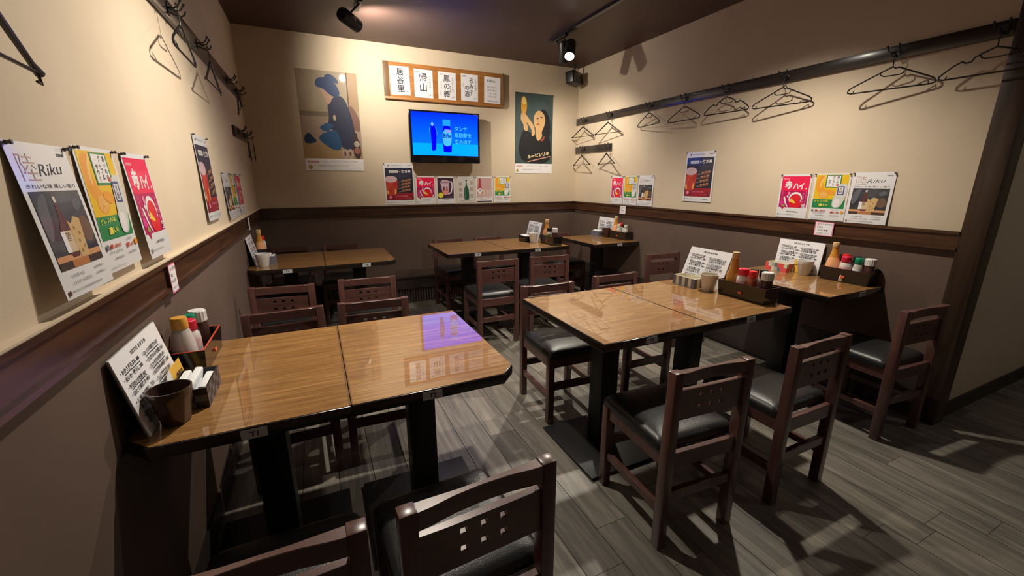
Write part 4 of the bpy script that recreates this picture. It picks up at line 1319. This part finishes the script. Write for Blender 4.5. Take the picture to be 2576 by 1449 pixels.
def poster(kind, wallside, a, z0, w, h, label, lift=0.0, roll=0.0, pins=2, curl=0.0):
    """a = coordinate of the left edge (as seen) along the wall; lift = how far the bottom hangs off the wall"""
    tilt = math.asin(min(0.3, lift / h)) if lift else 0.0
    if wallside == 'back':
        loc, rz = (a, YB - 0.002, z0 + h), 0.0
    elif wallside == 'right':
        loc, rz = (W - 0.002, a, z0 + h), -PI / 2
    else:
        loc, rz = (0.002, a, z0 + h), PI / 2
    p = empty('poster', loc)
    p.rotation_euler = (Matrix.Rotation(rz, 4, 'Z') @ Matrix.Rotation(-tilt, 4, 'X') @ Matrix.Rotation(roll, 4, 'Y')).to_euler()
    tag(p, label, 'poster', 'drink posters on the walls')
    # paper with a soft bow, hung from its top edge; local z goes from -h to 0
    def bend(q):
        k = (q[2]) / h
        xx = q[0] / w
        return (q[0], q[1] - curl * (4 * xx * (1 - xx)) * 0.5 * max(0, -k) - curl * math.sin(PI * min(1, max(0, -k))) * 0.3, q[2])
    mb = MB()
    nx, nz = 8, 8
    for sy, rev in ((0.0, True), (-0.0006, False)):
        vs = [bend((w * i / nx, sy, -h + h * j / nz)) for j in range(nz + 1) for i in range(nx + 1)]
        fs = []
        for j in range(nz):
            for i in range(nx):
                f = (j * (nx + 1) + i, j * (nx + 1) + i + 1, (j + 1) * (nx + 1) + i + 1, (j + 1) * (nx + 1) + i)
                fs.append(tuple(reversed(f)) if rev else f)
        mb.add(vs, fs, 'paper')
    mb.build('paper_sheet', p, smooth=True)
    s = Sheet(w, h, y0=-0.0006 - (curl and 0.0004), step=0.00006)
    MATTE[0] = kind in ('kimono', 'lady', 'mug', 'green', 'pink')
    ART[kind](s)
    MATTE[0] = False
    cut = curl > 0
    for m_, nm in ((s.art, 'printed_picture'), (s.txt, 'lettering')):
        m_.v = [(q[0], q[1], q[2] - h) for q in m_.v]
        if cut and m_.f:
            # subdivide so the print follows the bow
            me = bpy.data.meshes.new('x')
            me.from_pydata(m_.v, [], m_.f)
            bm = bmesh.new()
            bm.from_mesh(me)
            bpy.data.meshes.remove(me)
            bm.faces.ensure_lookup_table()
            lay = bm.faces.layers.int.new('mi')
            for f_, k_ in zip(bm.faces, m_.mi):
                f_[lay] = k_
            for i in range(1, nx):
                g = list(bm.verts) + list(bm.edges) + list(bm.faces)
                bmesh.ops.bisect_plane(bm, geom=g, plane_co=(w * i / nx, 0, 0), plane_no=(1, 0, 0))
            for j in range(1, nz):
                g = list(bm.verts) + list(bm.edges) + list(bm.faces)
                bmesh.ops.bisect_plane(bm, geom=g, plane_co=(0, 0, -h + h * j / nz), plane_no=(0, 0, 1))
            bm.verts.index_update()
            m_.v = [bend(tuple(v.co)) for v in bm.verts]
            m_.f = [[v.index for v in f_.verts] for f_ in bm.faces]
            m_.mi = [f_[lay] for f_ in bm.faces]
            bm.free()
        if m_.f:
            m_.build(nm, p)
    for k in range(pins):
        x = 0.006 if k == 0 else w - 0.006
        MB().lathe([(0.0012, 0.0), (0.0045, 0.002), (0.003, 0.006), (0.0045, 0.010), (0.0035, 0.012)], 'pin', 10, Matrix.Translation((x, -0.001, -0.005)) @ Matrix.Rotation(R(90), 4, 'X')).build('push_pin', p, smooth=True)
    return p


A4 = (0.210, 0.297)
# left wall, nearest group
poster('riku', 'left', 1.053, 1.103, 0.208, 0.295, 'large white whisky poster at the left edge of the photo, left wall', lift=0.030, curl=0.004)
poster('citrus', 'left', 1.295, 1.110, 0.214, 0.296, 'yellow and green citrus sour poster in the near left wall group', lift=0.014, curl=0.003)
poster('red', 'left', 1.560, 1.100, 0.200, 0.306, 'crimson drink poster with white characters in the near left wall group', lift=0.022, curl=0.003)
poster('yaki', 'left', 2.455, 1.135, 0.290, 0.405, 'dark grilled skewer and beer poster alone on the left wall', lift=0.010, curl=0.006)
poster('riku', 'left', 3.010, 1.096, 0.235, 0.278, 'small whisky poster in the far left wall group', lift=0.012)
poster('citrus', 'left', 3.258, 1.097, 0.205, 0.275, 'small yellow and green poster in the far left wall group', lift=0.008)
poster('red', 'left', 3.485, 1.099, 0.215, 0.272, 'small crimson poster in the far left wall group', lift=0.008)
# back wall
poster('kimono', 'back', 0.446, 1.420, 0.525, 0.890, 'large poster of a woman in dark blue kimono, left of the television', roll=0.0, pins=0)
poster('lady', 'back', 2.650, 1.409, 0.494, 0.880, 'large poster of a black haired woman raising beer, right of the television')
poster('yaki', 'back', 1.158, 1.082, 0.305, 0.418, 'dark grilled skewer and beer poster on the back wall under the television', roll=-0.008)
poster('red', 'back', 1.481, 1.080, 0.210, 0.292, 'crimson drink poster in the row under the television')
poster('mug', 'back', 1.704, 1.080, 0.205, 0.290, 'dark poster with pink drink in a glass mug and lemon, under the television')
poster('green', 'back', 1.932, 1.080, 0.208, 0.288, 'pale grey poster with one green bottle, under the television')
poster('pink', 'back', 2.158, 1.080, 0.208, 0.290, 'dusty pink poster with a rose coloured bottle, under the television')
poster('citrus', 'back', 2.384, 1.080, 0.205, 0.292, 'yellow and green poster at the right end of the row on the back wall')
# right wall
poster('red', 'right', 3.838, 1.078, 0.202, 0.292, 'small crimson poster in the far right wall group')
poster('citrus', 'right', 3.625, 1.078, 0.210, 0.295, 'small yellow and green poster in the far right wall group')
poster('riku', 'right', 3.402, 1.078, 0.215, 0.298, 'small whisky poster in the far right wall group', lift=0.004)
poster('yaki', 'right', 2.812, 1.150, 0.300, 0.415, 'dark grilled skewer and beer poster alone on the right wall, catching blue glare', lift=0.004, roll=0.0)
poster('red', 'right', 1.944, 1.076, 0.206, 0.293, 'crimson drink poster in the near right wall group')
poster('citrus', 'right', 1.722, 1.076, 0.212, 0.296, 'yellow and green citrus poster in the near right wall group')
poster('riku', 'right', 1.502, 1.074, 0.216, 0.300, 'white whisky poster nearest the dark post in the right wall group', lift=0.010)


def price_card(wallside, a, z0, w, h, label, pink=True):
    if wallside == 'right':
        p = empty('price_card', (W - 0.026, a, z0), -PI / 2)
    else:
        p = empty('price_card', (0.026, a, z0), PI / 2)
    tag(p, label, 'card', 'small price cards on the wooden rail')
    MB().box(0, w, -0.001, 0, 0, h, 'pink_edge' if pink else 'card').build('card_sheet', p)
    s = Sheet(w, h)
    s.rect(0.05, 0.05, 0.95, 0.96, M['card'])
    s.text('本日の', 0.12, 0.78, 0.12, M['ink'] if not pink else ink('pink_ink', (0.5, 0.05, 0.15)), width=0.35, bold=0.01)
    s.text('おすすめ', 0.52, 0.78, 0.12, M['ink'], width=0.40, bold=0.01)
    s.text('FREE', 0.14, 0.56, 0.12, M['ink_grey'], width=0.3)
    s.text('Wi-Fi 完備', 0.18, 0.34, 0.13, M['ink'], width=0.55)
    s.text('お気軽にどうぞ', 0.12, 0.14, 0.08, M['ink_grey'], width=0.7)
    s.finish(p, art='card_face')
    return p


price_card('right', 1.655, 0.978, 0.112, 0.088, 'pink edged price card on the right wall rail above the near table')
price_card('right', 3.640, 0.978, 0.095, 0.085, 'small white price card on the right wall rail by the far corner table', pink=False)
price_card('left', 1.672, 0.966, 0.070, 0.094, 'pink edged price card on the left wall rail above the T1 table')
price_card('left', 3.600, 0.972, 0.060, 0.090, 'small white price card on the left wall rail in the far corner', pink=False)


# ------------------------------------------------------------------ table sets
def menu_sheet(side, xb, y0, y1, lean, L, label, dense=1.0):
    """side +1: leans towards +x and is read from the left; -1: leans on the left wall"""
    w = y1 - y0
    if side > 0:
        p = empty('handwritten_menu', (xb, y1, T + 0.001))
        rz = -PI / 2
    else:
        p = empty('handwritten_menu', (xb, y0, T + 0.001))
        rz = PI / 2
    p.rotation_euler = (Matrix.Rotation(rz, 4, 'Z') @ Matrix.Rotation(-lean, 4, 'X')).to_euler()
    tag(p, label, 'menu', 'handwritten menu sheets in stands on the tables')
    MB().box(0, w, -0.0015, 0.0015, 0, L, 'card').build('menu_page', p)
    MB().box(-0.002, w + 0.002, 0.002, 0.004, 0, L + 0.002, 'clear').build('clear_backing', p)
    # folded foot that keeps it standing
    mx = Matrix.Rotation(lean + 0.30, 4, 'X')
    MB().box(w * 0.3, w * 0.7, 0.003, 0.005, 0.004, 0.05, 'clear', Matrix.Translation((0, 0.002, 0)) ).build('stand_foot', p)
    s = Sheet(w, L, y0=-0.0018)
    I = M['ink']
    s.text('5月27日 おすすめ', 0.34, 0.875, 0.055, I, width=0.34, bold=0.022)
    left = ['・わかさぎ天ぷら 480', '・火いか一夜干し 580', '・今日のいか刺身 680', '・ほたて串焼き 480', '・しめさば刺し 720', '・もろきゅう 380', '・豚キムチ炒め 680', '・若鶏唐揚げ 580']
    right = ['・ほっけの塩焼き 650', '・さばのみそ煮 550', '・ぶり大根20年物 650', '・ねぎま串4本盛り 580', '・とん平焼き 500', '・アジフライ 480', '・冷やしトマト 380', '・あさり酒蒸し 580']
    for c, (u, lst) in enumerate(((0.055, left), (0.50, right))):
        for k, ln in enumerate(lst):
            v = 0.765 - k * 0.093 - (0.0 if c == 0 else 0.02)
            ww = random.uniform(0.36, 0.43)
            s.text(ln, u, v, 0.062, I, width=ww, bold=0.022, rot=random.uniform(-0.03, 0.01))
            if k % 2 == 0:
                s.line([(u + 0.05, v - 0.016), (u + 0.16, v - 0.010), (u + 0.20, v - 0.018), (u + 0.36, v - 0.020)], 0.008, I)
    s.finish(p, art='underlines', txt='handwriting')
    return p


def cup(x, y, m, label, h=0.098, r0=0.032, r1=0.048, grp='small octagonal cups on the tables'):
    t = MB()
    n = 8
    prof = [(r0 * 0.9, 0.0), (r0, 0.004), (r0 + (r1 - r0) * 0.75, h * 0.72), (r1 * 0.97, h * 0.80), (r1, h), (r1 - 0.004, h), (r1 * 0.90, h * 0.80), (r0 - 0.003, 0.008), (0.0005, 0.007)]
    # octagonal body, round mouth
    seg = 32
    vs, fs = [], []
    for i, (r, z) in enumerate(prof):
        octf = 1.0 if z < h * 0.75 and i < 4 else 0.0
        for k in range(seg):
            a = 2 * PI * k / seg
            rr = r
            if octf:
                d = (a % (PI / 4)) - PI / 8
                rr = r * (math.cos(PI / 8) / math.cos(d)) * 1.02
            vs.append((rr * math.cos(a), rr * math.sin(a), z))
    for i in range(len(prof) - 1):
        for k in range(seg):
            fs.append((i * seg + k, i * seg + (k + 1) % seg, (i + 1) * seg + (k + 1) % seg, (i + 1) * seg + k))
    fs.append(tuple(range(seg - 1, -1, -1)))
    t.add(vs, fs, m)
    o = t.build('cup', smooth=True, loc=(x, y, T))
    tag(o, label, 'cup', grp)
    return o


def tray(x0, x1, y0, y1, label, side, rim=True, h=0.082):
    cx, cy = (x0 + x1) / 2, (y0 + y1) / 2
    a, b = (x1 - x0) / 2, (y1 - y0) / 2
    t = empty('condiment_tray', (cx, cy, T))
    tag(t, label, 'tray', 'black condiment trays')
    ib, th = 0.88, 0.005
    mb = MB()
    lo = [(-a * ib, -b * 0.95), (a * ib, -b * 0.95), (a * ib, b * 0.95), (-a * ib, b * 0.95)]
    hi = [(-a, -b), (a, -b), (a, b), (-a, b)]
    ins = lambda P, d: [(p[0] - d * (1 if p[0] > 0 else -1), p[1] - d * (1 if p[1] > 0 else -1)) for p in P]
    vs = [(x, y, 0.0) for x, y in lo] + [(x, y, h) for x, y in hi] + [(x, y, h) for x, y in ins(hi, th)] + [(x, y, 0.005) for x, y in ins(lo, th)]
    fs = [(3, 2, 1, 0), (12, 13, 14, 15)]
    for k in range(4):
        n = (k + 1) % 4
        fs += [(k, n, 4 + n, 4 + k), (4 + k, 4 + n, 8 + n, 8 + k), (8 + k, 8 + n, 12 + n, 12 + k)]
    mb.add(vs, fs, 'tray')
    mb.build('tray_body', t)
    if True:
        mb = MB()
        o_, i_ = ins(hi, 0.001), ins(hi, 0.006)
        vs = [(x, y, h + 0.0002) for x, y in o_] + [(x, y, h + 0.0002) for x, y in i_] + [(x, y, h + 0.0018) for x, y in o_] + [(x, y, h + 0.0018) for x, y in i_]
        fs = []
        for k in range(4):
            n = (k + 1) % 4
            fs += [(8 + k, 8 + n, 12 + n, 12 + k), (k, n, 8 + n, 8 + k), (4 + n, 4 + k, 12 + k, 12 + n)]
        mb.add(vs, fs, 'tray_red' if rim else 'tray_dim')
        o = mb.build('rim', t)
        o['label'] = 'vermilion rim' if rim else 'dark red rim'
    s = side
    xx = -s * a * 0.965
    o = MB().box(min(xx, xx - s * 0.004), max(xx, xx - s * 0.004), -0.011, 0.011, 0.030, 0.041, 'orange').build('sticker', t, bevel=0.001, seg=1)
    o['label'] = 'small orange sticker'
    return t


BG = 'sauce and spice bottles on the condiment trays'


def bottle(kind, x, y, label, z=None, rz=0.0):
    z = T + 0.0052 if z is None else z
    sc_b = 1.185
    t = empty({'tooth': 'toothpick_holder', 'tallcone': 'sauce_bottle', 'sauce': 'sauce_bottle'}.get(kind, 'spice_bottle'), (x, y, z), rz)
    t.scale = (1.2, 1.2, sc_b)
    tag(t, label, 'toothpick holder' if kind == 'tooth' else 'bottle', BG)

    def body(prof, m):
        MB().lathe(prof, m, 24).build('bottle_body', t, smooth=True)

    def cap(prof, m):
        MB().lathe(prof, m, 24).build('cap', t, smooth=True)

    def lab(prof, m):
        MB().lathe(prof, m, 24, cap0=False, cap1=False).build('paper_label', t, smooth=True)
    if kind == 'tallcone':        # tall tapering dressing bottle, tan cap
        body([(0.030, 0), (0.0325, 0.004), (0.0325, 0.05), (0.028, 0.085), (0.018, 0.130), (0.0135, 0.155), (0.0135, 0.168)], 'amber')
        lab([(0.0330, 0.018), (0.0333, 0.052), (0.0288, 0.086), (0.0225, 0.114)], 'salmon')
        cap([(0.0145, 0.166), (0.0155, 0.168), (0.0155, 0.190), (0.014, 0.194)], 'tan')
    elif kind == 'amber':
        body([(0.030, 0), (0.0325, 0.004), (0.0325, 0.05), (0.028, 0.085), (0.018, 0.130), (0.0135, 0.155), (0.0135, 0.168)], 'amber')
        lab([(0.0330, 0.012), (0.0332, 0.044)], 'pale')
        cap([(0.0145, 0.166), (0.0155, 0.168), (0.0155, 0.190), (0.014, 0.194)], 'tan')
    elif kind == 'sauce':         # soft bottle with ochre flip cap
        body([(0.027, 0), (0.030, 0.004), (0.031, 0.035), (0.027, 0.085), (0.020, 0.118), (0.017, 0.124)], 'glass_grey')
        lab([(0.0313, 0.020), (0.0313, 0.040), (0.0272, 0.088), (0.0212, 0.115)], 'pale')
        cap([(0.0185, 0.124), (0.0190, 0.126), (0.0185, 0.150), (0.017, 0.155)], 'gold_cap')
    elif kind == 'tooth':         # brown toothpick holder with white fluted lid
        body([(0.022, 0), (0.024, 0.003), (0.024, 0.075), (0.0215, 0.084), (0.0215, 0.096)], 'dkbrown')
        mb = MB()
        vs, fs, n = [], [], 32
        for zz, rr in ((0.096, 0.0215), (0.098, 0.0235), (0.128, 0.0235), (0.132, 0.021)):
            for k in range(n):
                q = rr * (1.0 if k % 2 else 0.955)
                vs.append((q * math.cos(2 * PI * k / n), q * math.sin(2 * PI * k / n), zz))
        for i in range(3):
            for k in range(n):
                fs.append((i * n + k, i * n + (k + 1) % n, (i + 1) * n + (k + 1) % n, (i + 1) * n + k))
        fs.append(tuple(3 * n + k for k in range(n)))
        mb.add(vs, fs, 'white_pl')
        mb.build('cap', t)
    else:
        bm_, cm_, lm_, hh, rr = {
            'pinkred': ('pale', 'pink_cap', 'pinkish', 0.130, 0.025), 'whitered': ('white_pl', 'pink_cap', 'pinkish', 0.130, 0.025),
            'blackgreen': ('pale', 'black_plastic', 'lime', 0.128, 0.019), 'redbrown': ('orangebrown', 'red_cap', 'orangebrown', 0.128, 0.019),
            'blackgrey': ('glass_grey', 'black_plastic', 'pale', 0.132, 0.020), 'greencap': ('glass_grey', 'green_cap', 'card', 0.130, 0.021),
            'redclear': ('pale', 'red_cap', 'card', 0.135, 0.021), 'whiteblack': ('white_pl', 'black_plastic', 'card', 0.130, 0.018),
            'whitewhite': ('cream_pl', 'cream_pl', 'cream_pl', 0.130, 0.0185), 'bigwhitered': ('white_pl', 'red_cap', 'card', 0.145, 0.025),
            'darkgreen': ('dkbrown', 'green_cap', 'card', 0.132, 0.019),
        }[kind]
        ch = 0.030
        body([(rr * 0.93, 0), (rr, 0.003), (rr, hh - ch - 0.016), (rr * 0.80, hh - ch - 0.004), (rr * 0.70, hh - ch)], bm_)
        lab([(rr + 0.0003, 0.014), (rr + 0.0003, hh - ch - 0.024)], lm_)
        cap([(rr * 0.80, hh - ch), (rr * 0.86, hh - ch + 0.002), (rr * 0.84, hh - 0.003), (rr * 0.74, hh)], cm_)
    return t


def napkin_box(x0, x1, y0, y1, style, label, h=0.058, fill=True):
    cx, cy = (x0 + x1) / 2, (y0 + y1) / 2
    a, b = (x1 - x0) / 2, (y1 - y0) / 2
    t = empty('napkin_box', (cx, cy, T))
    tag(t, label, 'box', 'napkin boxes on the tables')
    body = {'check': 'black_plastic', 'stripe': 'cream_box', 'coral': 'cream_box', 'grey': 'grey_stripe', 'black': 'tray'}[style]
    th = 0.004
    mb = MB()
    mb.box(-a, a, -b, b, 0, 0.004, body)
    mb.box(-a, -a + th, -b, b, 0.004, h, body).box(a - th, a, -b, b, 0.004, h, body).box(-a + th, a - th, -b, -b + th, 0.004, h, body).box(-a + th, a - th, b - th, b, 0.004, h, body)
    mb.build('box_body', t)
    pt = MB()
    e = 0.0005
    nn, rows = 5, 2

    def patch(face, i, j, m, ni=nn, nj=rows):
        if face in 'LR':
            s_ = -1 if face == 'L' else 1
            y0_, y1_ = -b + 2 * b * i / ni, -b + 2 * b * (i + 1) / ni
            z0_, z1_ = 0.002 + (h - 0.002) * j / nj, 0.002 + (h - 0.002) * (j + 1) / nj
            xx = s_ * (a + e)
            f = [(xx, y0_, z0_), (xx, y1_, z0_), (xx, y1_, z1_), (xx, y0_, z1_)]
            if s_ < 0:
                f.reverse()
        else:
            s_ = -1 if face == 'N' else 1
            x0_, x1_ = -a + 2 * a * i / ni, -a + 2 * a * (i + 1) / ni
            z0_, z1_ = 0.002 + (h - 0.002) * j / nj, 0.002 + (h - 0.002) * (j + 1) / nj
            yy = s_ * (b + e)
            f = [(x0_, yy, z0_), (x1_, yy, z0_), (x1_, yy, z1_), (x0_, yy, z1_)]
            if s_ > 0:
                f.reverse()
        pt.add(f, [(0, 1, 2, 3)], m)
    if style == 'check':
        for fc, ni in (('L', 6), ('R', 6), ('N', 3), ('F', 3)):
            for i in range(ni):
                for j in range(3):
                    if (i + j) % 2:
                        patch(fc, i, j, 'grey_check', ni, 3)
    elif style == 'stripe':
        for fc, ni in (('L', 7), ('R', 7), ('N', 4), ('F', 4)):
            for i in range(ni):
                if i % 2 == 0:
                    patch(fc, i, 0, 'grey_stripe', ni, 1)
    elif style == 'coral':
        cols = ['coral', 'grey_stripe', None, 'coral', 'sage']
        for fc, ni in (('L', 7), ('R', 7), ('N', 4), ('F', 4)):
            for i in range(ni):
                for j in range(2):
                    m = cols[(i * 3 + j * 2) % 5]
                    if m:
                        patch(fc, i, j, m, ni, 2)
    if pt.f:
        pt.build('pattern', t)
    if fill:
        mb = MB()
        nn_ = 4
        for k in range(nn_):
            xx = -a * 0.55 + 1.1 * a * k / (nn_ - 1)
            mx = Matrix.Translation((xx, 0.01 * math.sin(k * 2.0), 0)) @ Matrix.Rotation(0.22 * math.sin(k * 2.3), 4, 'Y')
            mb.box(-0.010, 0.010, -b * 0.80, b * (0.70 + 0.1 * math.cos(k)), 0.010, h + 0.006 + 0.005 * math.sin(k * 1.7), 'tissue', mx)
        mb.build('napkins', t, bevel=0.005, seg=2)
    return t


def card_stand(side, xb, yc, lean, label):
    w, h = 0.165, 0.088
    if side > 0:
        p = empty('drink_card', (xb, yc + w / 2, T + 0.001))
        rz = -PI / 2
    else:
        p = empty('drink_card', (xb, yc - w / 2, T + 0.001))
        rz = PI / 2
    p.rotation_euler = (Matrix.Rotation(rz, 4, 'Z') @ Matrix.Rotation(-lean, 4, 'X')).to_euler()
    tag(p, label, 'card', 'yellow drink cards on the tables')
    MB().box(0.07, w, -0.0015, 0, 0, h, 'yellow_card').build('yellow_panel', p)
    s = Sheet(0.08, h, y0=-0.0006)
    pts = []
    m2 = MB()
    n = 16
    base = [(0.0, 0.0), (0.07, 0.0), (0.07, h)] + [(0.07 * (1 - math.sin(PI / 2 * k / n)), h * (math.cos(PI / 2 * k / n)) * 1.0) for k in range(1, n)]
    m2.add([(a, -0.0015, b) for a, b in base], [tuple(range(len(base)))], 'white_pl')
    m2.add([(a, 0.0, b) for a, b in base], [tuple(range(len(base) - 1, -1, -1))], 'white_pl')
    m2.build('white_panel', p)
    s = Sheet(0.09, h, y0=-0.0018)
    s.text('一番搾り', 0.10, 0.40, 0.30, M['ink'], width=0.86, bold=0.03)
    s.txt.v = [(q[0] + 0.07, q[1], q[2]) for q in s.txt.v]
    s.txt.build('lettering', p)
    return p


# T1
menu_sheet(-1, 0.052, 1.191, 1.500, 0.195, 0.212, 'white handwritten menu sheet leaning on the left wall on table T1')
tray(0.004, 0.110, 1.545, 1.815, 'black lacquer tray with bright vermilion rim on table T1', -1)
napkin_box(0.064, 0.156, 1.300, 1.460, 'check', 'black checkered box of wrapped wet towels on table T1')
cup(0.092, 1.248, 'brown_pl', 'dark brown octagonal cup on table T1')
card_stand(-1, 0.066, 1.415, 0.16, 'yellow and white drink card behind the brown cup on table T1')
bottle('sauce', 0.047, 1.592, 'large soft sauce bottle with ochre cap on the T1 tray')
bottle('pinkred', 0.050, 1.660, 'small clear bottle with crimson cap on the T1 tray')
bottle('darkgreen', 0.042, 1.716, 'dark bottle with green cap on the T1 tray')
bottle('tooth', 0.054, 1.772, 'brown toothpick holder with white fluted lid on the T1 tray')
# T6
menu_sheet(1, 2.532, 1.585, 1.880, 0.383, 0.223, 'white handwritten menu sheet leaning back on table T6')
tray(2.472, 2.584, 1.275, 1.552, 'black tray with orange sticker at the right end of table T6', 1, rim=False)
napkin_box(2.424, 2.514, 1.668, 1.828, 'stripe', 'cream and grey striped napkin box on table T6', fill=False)
cup(2.470, 1.608, 'cream_pl', 'cream octagonal cup on table T6')
card_stand(1, 2.519, 1.700, 0.36, 'yellow drink card behind the cream cup on table T6')
bottle('amber', 2.527, 1.503, 'tall amber dressing bottle with tan cap on the T6 tray')
bottle('whitered', 2.512, 1.435, 'white shaker with crimson cap on the T6 tray')
bottle('blackgreen', 2.556, 1.405, 'black capped bottle with lime label on the T6 tray')
bottle('redbrown', 2.508, 1.378, 'red capped chilli bottle on the T6 tray')
bottle('blackgrey', 2.562, 1.357, 'black capped bottle behind the chilli bottle on the T6 tray')
bottle('tooth', 2.526, 1.312, 'brown toothpick holder with white lid on the T6 tray')
# T7
menu_sheet(1, 3.446, 1.575, 1.872, 0.15, 0.212, 'white handwritten menu sheet leaning on the right wall on the near right table')
tray(3.382, 3.488, 1.262, 1.535, 'black tray with orange sticker on the near right wall table', 1, rim=False)
napkin_box(3.342, 3.424, 1.715, 1.865, 'coral', 'coral, grey and cream checkered box on the near right wall table', fill=False)
cup(3.398, 1.632, 'white_pl', 'white octagonal cup on the near right wall table')
card_stand(1, 3.434, 1.715, 0.10, 'yellow drink card behind the white cup on the near right wall table')
bottle('tallcone', 3.436, 1.492, 'tall dressing bottle with salmon label and tan cap on the near right tray')
bottle('redclear', 3.460, 1.437, 'clear bottle with bright red cap on the near right tray')
bottle('pinkred', 3.415, 1.410, 'pink labelled bottle with crimson cap on the near right tray')
bottle('blackgrey', 3.460, 1.375, 'grey bottle with black cap on the near right tray')
bottle('greencap', 3.419, 1.345, 'small bottle with green cap on the near right tray')
bottle('tooth', 3.437, 1.295, 'brown toothpick holder with white lid on the near right tray')
# T9
menu_sheet(1, 2.500, 3.705, 3.985, 0.26, 0.20, 'white handwritten menu sheet on the back table pair')
tray(2.520, 2.625, 3.430, 3.695, 'black tray on the back table pair', 1, rim=False)
napkin_box(2.388, 2.478, 3.765, 3.915, 'black', 'plain black napkin box on the back table pair')
cup(2.452, 3.712, 'white_pl', 'frosted white cup on the back table pair')
bottle('tallcone', 2.570, 3.648, 'tall dressing bottle with salmon label on the back pair tray')
bottle('blackgreen', 2.560, 3.586, 'green labelled bottle with black cap on the back pair tray')
bottle('blackgrey', 2.588, 3.545, 'black capped bottle in the middle of the back pair tray')
bottle('tooth', 2.570, 3.488, 'dark toothpick holder with white lid on the back pair tray')
# T10 (far right corner)
menu_sheet(1, 3.440, 3.712, 3.988, 0.14, 0.205, 'white handwritten menu sheet on the far right corner table')
tray(3.385, 3.488, 3.425, 3.690, 'black tray with round orange sticker on the far right corner table', 1, rim=False)
napkin_box(3.330, 3.415, 3.810, 3.950, 'grey', 'grey napkin box heaped with white napkins on the far right corner table')
cup(3.385, 3.745, 'brown_pl', 'brown octagonal cup on the far right corner table')
card_stand(1, 3.430, 3.800, 0.10, 'yellow drink card behind the brown cup on the far right corner table')
bottle('tallcone', 3.436, 3.646, 'tall dressing bottle with salmon label on the far right corner tray')
bottle('redclear', 3.456, 3.588, 'bottle with red cap behind the white shakers, far right corner tray')
bottle('whitewhite', 3.413, 3.568, 'plain white shaker beside the dressing bottle, far right corner tray')
bottle('whiteblack', 3.452, 3.530, 'white shaker with black cap, far right corner tray')
bottle('whitewhite', 3.430, 3.476, 'plain cream shaker at the near end of the far right corner tray')
# T3
menu_sheet(-1, 0.048, 3.488, 3.770, 0.20, 0.212, 'white handwritten menu sheet leaning on the left wall on the far left table')
tray(0.006, 0.106, 3.785, 4.020, 'black tray on the far left wall table', -1, rim=False)
napkin_box(0.085, 0.168, 3.560, 3.700, 'grey', 'grey napkin box behind the white cup on the far left table')
cup(0.098, 3.472, 'white_pl', 'white octagonal cup on the far left table')
bottle('tallcone', 0.055, 3.832, 'tall dressing bottle with tan cap on the far left tray')
bottle('bigwhitered', 0.060, 3.905, 'big white bottle with red cap on the far left tray')
